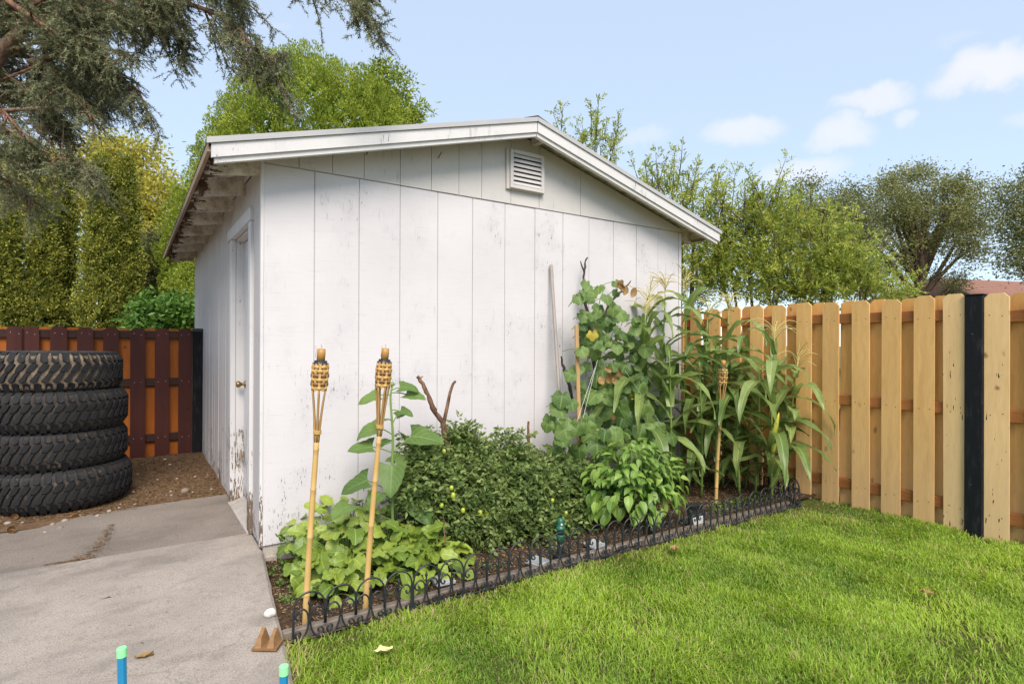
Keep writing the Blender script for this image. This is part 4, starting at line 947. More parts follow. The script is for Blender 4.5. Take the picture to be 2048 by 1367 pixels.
for (u, v_, n, h, s, lab) in ((0.24, -0.28, 26, 0.36, 1.1, 'beet plant nearest the shed corner, its leaves against the foundation'), (0.42, -0.40, 28, 0.43, 1.1, 'tall beet plant between the two left torches near the wall'),
        (0.62, -0.50, 26, 0.35, 1.15, 'beet plant directly behind the middle torch pole'), (0.22, -0.52, 22, 0.26, 1.2, 'beet plant beside the concrete edge behind the leftmost torch'),
        (0.36, -0.66, 26, 0.27, 1.25, 'low beet plant in front, right of the leftmost torch pole'), (0.56, -0.76, 24, 0.25, 1.25, 'low beet plant just left of the middle torch foot'),
        (0.78, -0.60, 26, 0.31, 1.2, 'beet plant at the foot of the sunflower stem'), (0.76, -0.84, 22, 0.23, 1.3, 'front beet plant right of the middle torch foot, by the edging'),
        (0.48, -0.24, 26, 0.52, 1.0, 'rearmost tall beet plant touching the white siding'), (0.90, -0.72, 22, 0.26, 1.1, 'rightmost beet plant beside the thin rusty cane'),
        (0.24, -0.76, 14, 0.18, 1.2, 'smallest front beet plant near the path corner')):
    beet((u, v_, 0.01), lab, n+10, h*1.25, s*0.92, random.uniform(0, 6))

# --- sunflower
sp = gv(785, 1035, -0.42); sb = (float(sp[0]), -0.42, 0.0)
sun = thing('sunflower_plant', 'tall young sunflower with broad heart shaped leaves before the white wall', 'sunflower', sb)
stp = catmull([np.array(gv(x, y, -0.42)) - np.array(sb) for x, y in ((787, 1105), (785, 1030), (784, 950), (786, 880), (783, 830), (781, 795), (784, 772))], 4); stp[0][2] = 0
B().tube(stp, np.linspace(0.0115, 0.006, len(stp)), 8).make('stem', M_stem, sun, True)
FWD = np.array([math.sin(YAW), math.cos(YAW), 0]); RGT = np.array([math.cos(YAW), -math.sin(YAW), 0])
pst = B()
# leaf: stem attach pixel, leaf base pixel, direction (right, up, towards viewer), length factor
for i, (ax, ay, lx, ly, dr, dup_, dt, s, k, up) in enumerate((
    (783, 780, 800, 775, 0.85, 0.15, 0.1, 0.66, 1, (0, 0, 1)), (783, 785, 812, 788, 1.0, -0.05, 0.2, 0.70, 0, (0, 0, 1)),
    (783, 790, 760, 790, -1.0, -0.22, 0.15, 0.80, 0, (0, 0, 1)), (783, 820, 800, 822, 0.9, 0.05, 0.4, 0.50, 1, (0, 0, 1)),
    (783, 840, 770, 838, -0.4, 0.2, 0.6, 0.42, 1, (0, 0, 1)), (784, 868, 757, 855, -1.0, -0.15, 0.25, 0.86, 1, (0, 0, 1)),
    (784, 850, 793, 832, 0.6, 0.3, -0.2, 0.45, 0, (0, 0, 1)), (785, 905, 822, 872, 1.0, -0.02, 0.1, 1.15, 0, (0, 0, 1)),
    (785, 905, 745, 893, -1.0, -0.05, 0.3, 0.80, 2, (0, 0, 1)), (785, 885, 772, 888, -0.5, 0.3, -0.3, 0.5, 1, (0, 0, 1)),
    (785, 985, 735, 960, -1.0, -0.30, 0.25, 0.95, 0, (0, 0, 1)), (785, 960, 785, 930, 0.05, -0.95, 0.65, 1.05, 2, (0, 0, 1)),
    (785, 1010, 832, 1000, 0.55, -0.62, 0.6, 0.98, 2, (0, 0, 1)), (785, 920, 790, 925, 0.2, 0.5, -0.6, 0.7, 1, (0, 0, 1)),
    (785, 1040, 700, 1010, -0.4, 0.1, 1.0, 0.8, 1, (0, 0, 1)), (785, 1000, 760, 985, -0.3, -0.2, 0.8, 0.7, 1, (0, 0, 1)))):
    A = np.array(gv(ax, ay, -0.42)) - np.array(sb); Lb = np.array(gv(lx, ly, -0.42-0.08*dt)) - np.array(sb)
    pst = B(); petiole(pst, A, Lb, 0.004, 0.01); pst.make('petiole', M_stem, sun, True)
    d = RGT*dr + np.array([0, 0, 1.])*dup_ - FWD*dt
    upv = np.array([0, 0, 0.85]) - FWD*0.50 if abs(dup_) < 0.6 else np.array([0, 0, 0.35]) - FWD*1.0
    obj('leaf', SF[k], sun, mtx=frame(Lb, d, tuple(upv), s*0.98, s*1.06))
B().lathe([(0.0001, 0), (0.016, 0.004), (0.019, 0.014), (0.012, 0.026), (0.0001, 0.03)], 10).make('bud', M_stem, sun, True, tuple(stp[-1]))

# --- merged small foliage: diamonds scattered with numpy
def leafcloud(Pn, D, Ln, Wn, fold=0.25, up=None):
    n = len(Pn); side = np.cross(D, rdir(n) if up is None else up + 0.35*rdir(n)); side = nrm(side); nor = np.cross(side, D)
    Ln = np.broadcast_to(np.asarray(Ln), (n,))[:, None]; Wn = np.broadcast_to(np.asarray(Wn), (n,))[:, None]
    mid = Pn + D*Ln*0.42
    V = np.stack([Pn, mid + side*Wn*0.5 + nor*Wn*fold, Pn + D*Ln - nor*Ln*0.12, mid - side*Wn*0.5 + nor*Wn*fold], 1).reshape(-1, 3)
    b = np.arange(n)*4; Fc = np.stack([b, b+1, b+2, b, b+2, b+3], 1).reshape(-1, 3)
    return V, Fc
def foliage(name, Pn, D, Ln, Wn, m, parent, var, fold=0.25, up=None, kind='stuff'):
    V, Fc = leafcloud(Pn, D, Ln, Wn, fold, up)
    o = obj(name, mesh_data(name, V, Fc, m, False, None, np.repeat(np.clip(var, 0, 1), 4)), parent)
    if kind: o['kind'] = kind
    return o

# --- tomato plants
def tomato(label, base, blobs, nleaf, nstem, fruit):
    t = thing('tomato_plant', label, 'tomato plant', base, 'tomato plants along the wall'); b0 = np.array(base); st = B()
    Pn = []; Dn = []; Vr = []
    for c_, r_ in list(blobs):
        for _ in range(5):
            d = nrm(rng.normal(size=3)); d[2] = abs(d[2])*1.2; d[1] = -abs(d[1]); d = nrm(d); k_ = rng.uniform(0.035, 0.085)
            blobs = blobs + [(tuple(np.array(c_)+d*np.array(r_)*rng.uniform(0.95, 1.22)), (k_, k_, k_*1.25))]
    vol = np.array([r_[1][0]*r_[1][1]*r_[1][2] for r_ in blobs]); cnt = (nleaf*vol**0.8/np.sum(vol**0.8)/6).astype(int)
    for (c, rad), k in zip(blobs, cnt):
        for q in range(int(k)):
            d = nrm(rng.normal(size=3)); rr = rng.uniform(0.45, 1.0)**0.6*rng.uniform(0.80, 1.08) if rng.uniform() < 0.88 else rng.uniform(1.0, 1.35); ctr = np.array(c) + d*np.array(rad)*rr
            if ctr[2] < 0.05 or ctr[1] > -0.03: continue
            ax = nrm(d*0.8 + rng.normal(size=3)*0.5 + np.array([0, 0, 0.1])); br = rng.uniform()
            L = rng.uniform(0.06, 0.11)
            for s_ in range(7):     # a compound leaf: leaflets along a drooping midrib
                f = s_/6; pt = ctr + ax*L*f + np.array([0, 0, -0.03*f*f]); sd = nrm(np.cross(ax, [0, 0, 1.])+1e-6)*(1 if s_ % 2 else -1)
                Pn.append(pt); Dn.append(nrm(sd*(0.9 if s_ < 6 else 0.1) + ax*0.6 + rng.normal(size=3)*0.35 + np.array([0, 0, -0.25]))); Vr.append(0.10+0.65*br+rng.normal()*0.16)
            if q % 9 == 0: st.tube(bez(ctr-ax*0.12-np.array([0, 0, 0.08]), ctr-ax*0.03, ctr+ax*L, 4), 0.0022, 4, False)
    for k in range(nstem):
        c, rad = blobs[k % len(blobs)]; q = np.array(c) + nrm(rng.normal(size=3))*np.array(rad)*0.7
        if q[1] > -0.04: q[1] = -0.06
        st.tube(bez(b0 + rng.uniform(-0.12, 0.12, 3)*np.array([1, 0.6, 0]), (b0+q)/2 + rng.normal(size=3)*0.06, q, 7) , 0.0045, 5, False)
    Pn = np.array(Pn); Dn = np.array(Dn)
    fo = foliage('foliage', Pn-b0, Dn, rng.uniform(0.026, 0.054, len(Pn)), rng.uniform(0.016, 0.030, len(Pn)), M_tomato, t, np.array(Vr), 0.22)
    st.v = [tuple(np.array(p_)-b0) for p_ in st.v]; st.make('stems', M_stem, t, True)
    for px, py, vv, s_ in fruit:
        o = obj('tomato', TOM, t, tuple(np.array(gv(px, py, vv))-b0)); o.scale = (s_, s_, s_)
TOM = B().lathe([(0.0001, -0.019), (0.009, -0.017), (0.0145, -0.008), (0.0155, 0.003), (0.012, 0.014), (0.005, 0.018), (0.0001, 0.018)], 12).data('tomato', M_tom, True)
def pb(px, py, v_, ru, rv, rz_): q = gv(px, py, v_); return ((float(q[0]), v_, float(q[2])), (ru, rv, rz_))
tomato('dense dark tomato plant around the forked branch behind the sunflower', (1.15, -0.33, 0.0),
       [pb(858, 945, -0.30, .16, .18, .13), pb(905, 935, -0.28, .12, .13, .10), pb(895, 985, -0.36, .24, .22, .18), pb(838, 990, -0.36, .14, .18, .15), pb(915, 1030, -0.42, .24, .22, .16), pb(835, 905, -0.24, .07, .08, .07), pb(908, 890, -0.24, .05, .05, .07)],
       11000, 20, [(888, 902, -.46, .9), (869, 916, -.46, 1), (903, 975, -.62, .9), (906, 990, -.62, 1.1), (926, 1020, -.62, 1.0), (883, 1010, -.60, .9), (960, 1025, -.63, 1.15), (973, 1027, -.63, 1.05)])
tomato('broad dense tomato bush filling the middle of the bed below the grey pole', (1.85, -0.40, 0.0),
       [pb(985, 945, -0.30, .27, .20, .16), pb(1060, 945, -0.32, .28, .22, .15), pb(1010, 1000, -0.46, .36, .28, .22), pb(1100, 985, -0.46, .30, .26, .22), pb(955, 980, -0.40, .22, .22, .2), pb(1010, 905, -0.28, .13, .12, .10), pb(1130, 960, -0.38, .18, .2, .14), pb(960, 1045, -0.48, .22, .22, .13), pb(1050, 1055, -0.56, .28, .2, .12), pb(1125, 1040, -0.56, .22, .18, .13), pb(938, 905, -.26, .07, .06, .12)],
       20000, 30, [(1105, 1000, -.78, .8), (1132, 1025, -.80, .8)])

# --- pepper plant (each leaf its own part)
pc = gz(1258, 1075, 0.0); pep = thing('pepper_plant', 'bushy pepper plant with pointed glossy leaves hanging over the edging', 'pepper plant', (2.52, -0.82, 0.0)); st = B()
ctr = np.array([2.52, -0.80, 0.33]); npep = 0
for k in range(300):
    d = nrm(rng.normal(size=3)*np.array([1, 1, 0.95])); 
    if d[2] < -0.5: d[2] *= -0.5; d = nrm(d)
    if (d @ FWD) > 0.30: d = d - 2*(d@FWD)*FWD
    rr = np.array([0.46, 0.28, 0.34])*rng.uniform(0.80, 1.04); q = ctr + d*rr
    if q[2] < 0.05: q[2] = rng.uniform(0.05, 0.2)
    low = q[2] < 0.34; s_ = rng.uniform(1.05, 1.5) if low else rng.uniform(0.70, 1.15)
    dd_ = nrm(np.array([d[0], d[1], 0])*0.8 + np.array([0, 0, -0.75 if low else -0.15]) + rng.normal(size=3)*0.30)
    upv = nrm(d*0.9 + np.array([0, 0, 0.8]) + rng.normal(size=3)*0.15)
    obj('leaf', PP[k % 4], pep, mtx=frame(q-np.array([2.52, -0.82, 0]), dd_, tuple(upv), s_))
    if k % 5 == 0: st.tube(bez((0, 0, 0), (d[0]*0.1, d[1]*0.1, 0.25), q-np.array([2.52, -0.82, 0]), 6), 0.004, 5, False)
o = st.make('stems', M_stem, pep, True); o['kind'] = 'stuff'
qd = rdir(900); qd[:, 2] = np.abs(qd[:, 2])*0.9-0.25
foliage('inner_foliage', np.array([0, 0.02, 0.33])+qd*np.array([0.40, 0.25, 0.30])*rng.uniform(0.4, 0.92, 900)[:, None], nrm(qd*np.array([1, 1, 0.2])*0.7+np.array([0, 0, -0.5])+rng.normal(size=(900, 3))*0.3), rng.uniform(0.05, 0.09, 900), rng.uniform(0.025, 0.045, 900), M_shrub, pep, rng.uniform(0, 0.8, 900))

# --- cucumber vine on strings
vb = np.array([2.50, -0.30, 0.0]); vine = thing('cucumber_vine', 'tall cucumber vine with lobed leaves climbing the wall between pole and corn', 'cucumber vine', tuple(vb)); st = B(); n = 0
cucs = [(1175, 580), (1190, 600), (1230, 600), (1255, 620), (1265, 640), (1220, 640), (1180, 650), (1240, 670), (1265, 680), (1200, 680), (1160, 660), (1230, 690), (1280, 700), (1170, 610), (1210, 610), (1160, 800), (1165, 842), (1190, 805), (1225, 770), (1215, 852), (1180, 880), (1130, 850), (1125, 885), (1165, 895), (1245, 790), (1265, 760), (1210, 735), (1235, 720), (1160, 700), (1172, 688),
        (1195, 660), (1215, 625), (1245, 640), (1255, 655), (1235, 615), (1185, 590), (1210, 580), (1200, 615), (1175, 625), (1185, 700), (1215, 690), (1260, 700), (1280, 720), (1150, 760), (1135, 810),
        (1290, 800), (1300, 830), (1285, 850), (1310, 865), (1255, 850), (1265, 880), (1235, 890), (1300, 890), (1205, 905), (1150, 905), (1320, 900), (1240, 830), (1275, 820), (1195, 840), (1178, 740), (1240, 750),
        (1190, 770), (1205, 800), (1225, 810), (1250, 880), (1215, 880), (1140, 870), (1115, 850), (1170, 640), (1225, 660), (1205, 640), (1240, 690), (1195, 720), (1268, 770), (1280, 780), (1180, 850), (1300, 850), (1315, 840), (1230, 930), (1270, 910), (1330, 880)]
for rep in range(3):
    for k, (px, py) in enumerate(cucs):
        if rep == 2 and py < 640: continue
        px2, py2 = px + rng.uniform(-22, 22), py + rng.uniform(-18, 18)
        vv = (-0.36, -0.20, -0.28)[rep] + rng.uniform(-0.10, 0.06) - 0.10*(py2 > 780) - 0.12*(py2 > 850)
        if rep == 1 and py2 < 640: vv = -0.14
        q = np.array(gv(px2, py2, vv)) - vb
        big = 1.0 if py2 > 740 else 0.72
        if rep == 1: big *= 0.9
        nrmv = nrm(-FWD*1.0 + np.array([0, 0, 0.55]) + rng.normal(size=3)*0.42)
        d = nrm(np.array([0, 0, -0.9]) + RGT*rng.normal()*0.5 - FWD*0.3 + rng.normal(size=3)*0.15)
        obj('leaf', CK[int(rng.integers(5))], vine, mtx=frame(q, d, tuple(nrmv), big*rng.uniform(0.78, 1.12)))
        petiole(st, q + np.array([0, 0.10, 0.0]) + rng.normal(size=3)*0.03 + np.array([0, 0, -0.03]), q, 0.003, 0.03)
for pts in ([(1215, 920), (1205, 830), (1195, 740), (1190, 660), (1200, 600), (1210, 575)], [(1255, 930), (1250, 820), (1235, 730), (1215, 660)], [(1160, 930), (1165, 850), (1170, 760), (1180, 690)], [(1290, 930), (1290, 860), (1275, 790)]):
    st.tube(catmull([np.array(gv(x, y, -0.22))-vb for x, y in pts], 5), 0.005, 6, False)
o = st.make('stems', M_stem, vine, True); o['kind'] = 'stuff'
for k, (px, py) in enumerate([(1245, 560), (1252, 572), (1238, 568), (1190, 655), (1178, 700), (1225, 742), (1235, 735), (1215, 745), (1200, 755), (1228, 755), (1240, 745), (1225, 830), (1235, 820), (1250, 865), (1210, 735), (1270, 575)]):
    q = np.array(gv(px, py, -0.38)) - vb; obj('dry_leaf', DRY[k % 2], vine, mtx=frame(q, nrm(np.array([0, 0, -1.])+rng.normal(size=3)*0.4), tuple(-FWD), rng.uniform(0.7, 1.1)))
YL = leaf_fan('leaf', M_yleaf, 0.05, 5, 0.13, 9)
for px, py in ((1185, 668), (1232, 880)): obj('leaf', YL, vine, mtx=frame(np.array(gv(px, py, -0.46))-vb, (0, 0, -1), tuple(-FWD), 0.9))
sg = B()
for a, c in (((1195, 720), (1160, 860)), ((1190, 735), (1128, 920)), ((1250, 740), (1330, 860))): sg.tube([np.array(gv(*a, -0.42))-vb, np.array(gv(*c, -0.48))-vb], 0.0016, 4)
sg.make('string', M_whitepl, vine)
FLW = B().lathe([(0.0001, 0), (0.004, 0.002), (0.012, 0.012), (0.015, 0.013)], 8).data('flower', M_flower, True)
for px, py in ((1206, 770), (1265, 800), (1245, 815), (1160, 720)): obj('flower', FLW, vine, tuple(np.array(gv(px, py, -0.48))-vb))

# --- corn
def ribbon(name, m, L, Wd, a0, a1, seed, n=13):    # base at origin, leaves along +Y at elevation a0, bending down to a1
    r = random.Random(seed); V = []; uv = []; y = z = 0.0; tw = r.uniform(-0.5, 0.5)
    for j in range(n):
        t_ = j/(n-1); el = a0 + (a1-a0)*t_**1.15; 
        if j: y += L/(n-1)*math.cos(el); z += L/(n-1)*math.sin(el)
        wd = Wd*0.5*(0.55+0.9*t_ if t_ < 0.35 else 0.865)*(1 if t_ < 0.45 else max(0.03, math.cos((t_-0.45)/0.55*PI/2)**0.8))
        for i in range(5):
            s_ = i/2-1; rip = 0.10*Wd*abs(s_)*math.sin(5*2*PI*t_*0.7 + seed + (2 if s_ > 0 else 0)); ro = tw*t_
            fx = s_*wd; fz = 0.32*abs(fx) + rip
            x_ = fx*math.cos(ro) - fz*math.sin(ro); zz = fx*math.sin(ro) + fz*math.cos(ro)
            V.append((x_, y - zz*math.sin(el), z + zz*math.cos(el))); uv.append((i/4, t_))
    k = np.arange(5*n).reshape(n, 5); Fc = np.stack([k[:-1, :-1], k[:-1, 1:], k[1:, 1:], k[1:, :-1]], -1).reshape(-1, 4)
    return mesh_data(name, V, Fc, m, True, uv)
CL = [ribbon('leaf', M_corn, L*1.1, 0.098, R(a), R(b), s) for s, (L, a, b) in enumerate(((0.62, 68, -55), (0.70, 60, -75), (0.55, 72, -10), (0.66, 50, -60), (0.48, 62, -40), (0.74, 65, -85), (0.5, 40, -30)))]
def corn(label, base, top, tassel=True, seed=0, ear=False, nl=10, az0=None):
    r = random.Random(seed); t = thing('corn_plant', label, 'corn plant', tuple(base), 'corn plants at the fence corner')
    base = np.array(base); top = np.array(top); d = top-base; H = np.linalg.norm(d); b_ = B()
    pts = [d*f + np.array([0.012*math.sin(5*f+seed), 0.012*math.cos(4*f+seed), 0]) for f in np.linspace(0, 1, 12)]
    b_.tube(pts, np.linspace(0.0125, 0.005, 12), 8).make('stalk', M_cornstalk, t, True)
    az = az0 if az0 is not None else r.uniform(0, PI)
    for k in range(nl):
        f = 0.08 + 0.86*k/(nl-1); a = az + PI*(k % 2) + r.uniform(-0.55, 0.55); p_ = d*f
        if (base+p_)[1] > -0.25 and math.sin(a) > 0.2 and base[0] < 4.0: a = -a
        if base[0] > 4.05 and math.cos(a) > 0.5: a = PI - a
        if 3.2 < base[0] < 4.0 and base[1] < -0.4 and (math.cos(a)*-0.558+math.sin(a)*-0.83) > 0.25: a += PI*0.62
        D_ = (math.cos(a), math.sin(a), 0.0); s_ = (0.78+0.5*math.sin(PI*min(1, f*1.05)))*r.uniform(0.85, 1.1)*(0.62+0.38*min(1, H/1.5))
        # leaf sheath hugging the stalk, then the blade
        obj('leaf', CL[r.randrange(7)], t, mtx=frame(p_, D_, (0, 0, 1), s_*1.0, s_*r.uniform(0.85, 1.2)))
    if tassel:
        ts = B(); ax = nrm(d); ts.tube([d, d+ax*0.16, d+ax*0.30], [0.004, 0.003, 0.0015], 5)
        for k in range(13):
            a = r.uniform(0, 2*PI); f = r.uniform(0.0, 0.14); q = d+ax*f; o_ = np.array([math.cos(a), math.sin(a), 0])
            L = r.uniform(0.14, 0.27); ts.tube(bez(q, q+o_*L*0.4+ax*L*0.7, q+o_*L*0.95+ax*L*r.uniform(0.1, 0.75), 6), [0.0030]*5+[0.0012], 4, False)
        ts.make('tassel', M_tassel, t)
    if ear:
        q = d*0.40; B().tube(bez(q, q+np.array([0.0, -0.03, 0.10]), q+np.array([0.02, -0.05, 0.24]), 7), [0.008, 0.022, 0.026, 0.025, 0.02, 0.013, 0.004], 8).make('ear', M_ear, t, True)
        B().tube(bez(q+np.array([-0.03, -0.02, -0.12]), q+np.array([-0.03, -0.04, -0.04]), q+np.array([-0.02, -0.05, 0.06]), 7), [0.006, 0.018, 0.021, 0.02, 0.016, 0.01, 0.003], 8).make('ear', M_ear, t, True)
for i, (u, v_, tx, ty, ts, ear, nl, lab) in enumerate((
    (3.05, -0.28, 1305, 640, 1, 0, 10, 'tall corn plant against the wall, closest to the cucumber vine'),
    (3.35, -0.30, 1338, 590, 1, 0, 10, 'tallest corn plant with its tassel standing up against the white wall'),
    (3.65, -0.34, 1375, 590, 1, 0, 10, 'corn plant at the shed corner with a wide drooping tassel'),
    (3.30, -0.52, 1330, 700, 0, 0, 9, 'corn plant without tassel beside the cucumber leaves'),
    (3.90, -0.30, 1428, 640, 1, 0, 10, 'corn plant in the gap between shed corner and cedar fence'),
    (3.62, -0.58, 1395, 720, 0, 0, 9, 'corn plant without tassel left of the rightmost torch'),
    (4.10, -0.45, 1465, 630, 1, 0, 10, 'corn plant with a slender tassel rising above the fence top'),
    (4.20, -0.62, 1500, 680, 0, 0, 9, 'corn plant close to the fence right of the torch basket'),
    (3.95, -0.72, 1475, 760, 0, 0, 8, 'shorter corn plant just behind the rightmost torch pole'),
    (4.02, -1.00, 1553, 690, 1, 1, 9, 'corn plant with a starry tassel and pale yellow ears'),
    (4.28, -0.95, 1612, 740, 1, 0, 9, 'corn plant nearest the lawn, leaves reaching right across the fence'),
    (3.20, -0.20, 1312, 610, 1, 0, 10, 'corn plant with a pale tassel pressed close to the siding'),
    (3.78, -0.62, 1430, 700, 0, 0, 9, 'leafy corn plant left of the torch basket, lower than its neighbours'),
    (4.12, -0.80, 1520, 740, 0, 0, 9, 'corn plant between the torch and the plant with ears'),
    (4.25, -0.15, 1440, 690, 0, 0, 9, 'rearmost corn plant standing in the shade by the fence'))):
    b_ = (u, v_, 0.0); top = on_depth(b_, tx, ty); top = np.array([u + 0.6*(top[0]-u), v_ + 0.6*(top[1]-v_), top[2]])
    corn(lab, b_, top, bool(ts), i*7+3, bool(ear), nl+3)

# ================================================================== TREES
def trunk_limbs(t, base, top, r0, targets, m, b0, n_tw=0, droop=0.0, seed=0):
    r = np.random.default_rng(seed); base = np.array(base, float); top = np.array(top, float)
    tr = B(); pts = bez(base, (base+top)/2 + r.normal(size=3)*np.array([1, 1, 0])*0.05*np.linalg.norm(top-base), top, 12)
    tr.tube(pts-b0, np.linspace(r0, r0*0.35, 12), 9); tr.make('trunk', m, t, True)
    for c in targets:
        c = np.array(c, float); k = int(np.clip((c[2]-base[2])/max(0.1, top[2]-base[2])*0.6*11, 1, 10)); p0 = pts[k]
        L = np.linalg.norm(c-p0); mid = p0*0.5+c*0.5 + np.array([0, 0, 0.16*L]) + r.normal(size=3)*0.06*L
        lb = B(); cur = bez(p0, mid, c, 8); lb.tube(cur-b0, np.linspace(min(r0*0.5, 0.028*L+0.01), 0.012, 8), 6, False)
        for q in range(n_tw):
            s_ = cur[r.integers(3, 8)]; e = s_ + r.normal(size=3)*0.09*L + np.array([0, 0, 0.05*L-droop*L*0.2]); lb.tube(bez(s_, (s_+e)/2+np.array([0, 0, 0.04*L]), e, 4)-b0, [0.012, 0.009, 0.006, 0.003], 4, False)
        o = lb.make('limb', m, t, True); o['kind'] = 'stuff'
def px_blob(px, py, D, rx, ry, rd=None):
    return np.array(gd(px, py, D)), np.array([rx*D/F_PX, (rd if rd else rx)*D/F_PX, ry*D/F_PX])
def in_view(P):     # toward-camera axes of a blob: rows right, forward, up
    return P
AX = np.stack([RGT, FWD, np.array([0, 0, 1.])])
def crown_tree(name, label, cat, group, base, top, r0, blobs, nclump, per, cr, leaf, m, bark, droop=0.0, seed=0, limbs=14, aspect=0.5, shell=0.55, ntw=2, vs=0.22):
    r = np.random.default_rng(seed); b0 = np.array(base, float); t = thing(name, label, cat, tuple(b0), group)
    wts = np.array([np.prod(b[1])**0.7 for b in blobs]); wts /= wts.sum(); C = []; 
    for (c, rad), wv in zip(blobs, wts):
        for _ in range(max(2, int(nclump*wv))):
            d = nrm(r.normal(size=3)); C.append(c + (d*rad*r.uniform(shell, 1.0)) @ AX)
    C = np.array(C); n = len(C)*per; ci = np.repeat(np.arange(len(C)), per)
    off = r.normal(size=(n, 3))*cr*np.array([1, 1, 0.72]); Pn = C[ci] + off
    cv = r.uniform(0, 1, len(C)); 
    D_ = nrm(off/cr*0.4 + r.normal(size=(n, 3))*0.7 + np.array([0, 0, 0.1-droop]))
    foliage('crown', Pn-b0, D_, leaf*r.uniform(0.7, 1.3, n), leaf*aspect*r.uniform(0.7, 1.2, n), m, t, 0.25+0.5*cv[ci]+r.normal(size=n)*vs, 0.15)
    idx = r.choice(len(C), min(limbs, len(C)), replace=False)
    trunk_limbs(t, base, top, r0, C[idx], bark, b0, ntw, droop, seed)
    return t
gnd = lambda px, D: (lambda q: (float(q[0]), float(q[1]), -0.05))(gd(px, 683, D))

# golden arborvitae columns behind the stained fence
def arbor(label, px, hw, ytop, D, seed, ph=0.0, tips=1):
    r = np.random.default_rng(seed); b0 = np.array(gnd(px, D)); H = gd(px, ytop, D)[2]+0.05; R0 = hw*0.86*D/F_PX
    t = thing('arborvitae_tree', label, 'evergreen', tuple(b0), 'golden columnar evergreens behind the stained fence')
    n = int(520*H*R0*1.5); z = H*(1-r.uniform(0, 1, n)**0.85); z = r.uniform(0.0, 1.0, n)**0.9*H
    f = z/H; rad = R0*np.clip((1-f), 0, 1)**0.55*(0.86+0.14*np.sin(6*z+ph)+0.0)*np.where(f < 0.1, 0.9, 1.0)
    a = r.uniform(0, 2*PI, n); lob = 1+0.12*np.sin(5*a+2.2*z+ph)+0.08*np.sin(9*a-3.1*z)
    rr = rad*lob*r.uniform(0.66, 1.06, n); C = np.stack([rr*np.cos(a), rr*np.sin(a), z], 1)
    per = 22; m_ = n*per; ci = np.repeat(np.arange(n), per); out = np.stack([np.cos(a), np.sin(a), 0*a], 1)
    Pn = C[ci]+r.normal(size=(m_, 3))*np.array([0.050, 0.050, 0.058]); D_ = nrm(out[ci]*0.55+r.normal(size=(m_, 3))*0.45+np.array([0, 0, 0.55]))
    cv = r.uniform(0, 1, n)
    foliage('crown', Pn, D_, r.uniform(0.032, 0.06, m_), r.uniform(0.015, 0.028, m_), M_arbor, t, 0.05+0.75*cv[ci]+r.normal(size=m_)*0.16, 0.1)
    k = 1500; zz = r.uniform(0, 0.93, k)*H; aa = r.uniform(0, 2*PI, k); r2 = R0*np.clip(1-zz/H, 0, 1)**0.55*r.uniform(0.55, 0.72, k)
    foliage('inner_foliage', np.stack([r2*np.cos(aa), r2*np.sin(aa), zz], 1), rdir(k), r.uniform(0.12, 0.22, k), r.uniform(0.07, 0.12, k), M_arbor, t, r.uniform(0, 0.35, k), 0.1)  # added inner layer in dark leaf colours, darkens recesses and blocks sky
    B().tube([(0, 0, -0.05), (0.02, 0, H*0.5), (0, 0, H*0.93)], [0.07, 0.05, 0.012], 7).make('trunk', M_bark, t, True)
arbor('golden arborvitae column at the left picture edge above the tyre stack', 10, 60, 398, 10.0, 1, 0.4)
arbor('broad golden arborvitae column second from the left picture edge', 85, 62, 372, 10.4, 2, 1.9)
arbor('slim darker arborvitae column between the two broad golden ones', 132, 36, 352, 10.9, 3, 2.6)
arbor('tall golden arborvitae with its tip just left of the tallest pair centre', 200, 60, 312, 10.0, 4, 0.9)
arbor('tall golden arborvitae closest to the shed, right one of the tall pair', 250, 52, 318, 10.3, 5, 3.4)
crown_tree('yellowing_tree', 'tall yellowing broadleaf tree far behind the arborvitae columns', 'tree', None, gnd(250, 20), gd(255, 400, 20), 0.22,
    [px_blob(*q) for q in ((235, 335, 20, 50, 42), (290, 312, 20, 28, 26), (300, 400, 20, 58, 70), (165, 325, 20, 30, 30), (70, 345, 20, 60, 50), (310, 500, 20, 60, 80), (140, 400, 20, 60, 60), (215, 290, 20, 26, 24), (20, 420, 20, 70, 70))], 230, 105, 0.32, 0.16, M_yellowtree, M_bark, 0.0, 11, 18)
crown_tree('broadleaf_tree', 'small dull green tree between the arborvitae and the shed eave', 'tree', None, gnd(305, 12), gd(308, 480, 12), 0.09,
    [px_blob(*q) for q in ((310, 520, 12, 42, 50), (330, 570, 12, 42, 45), (300, 590, 12, 40, 45), (335, 500, 12, 22, 35))], 90, 70, 0.15, 0.10, M_midtree, M_bark, 0.1, 12, 10)
crown_tree('leafy_shrub', 'fresh green leafy shrub rising over the stained fence beside the shed', 'shrub', None, gnd(322, 8.9), gd(325, 620, 8.9), 0.05,
    [px_blob(*q) for q in ((320, 625, 8.9, 48, 36), (290, 640, 8.9, 30, 26), (355, 630, 8.9, 36, 34), (320, 680, 8.9, 60, 40))], 70, 75, 0.10, 0.085, M_shrub, M_bark, 0.0, 13, 8, 0.62)
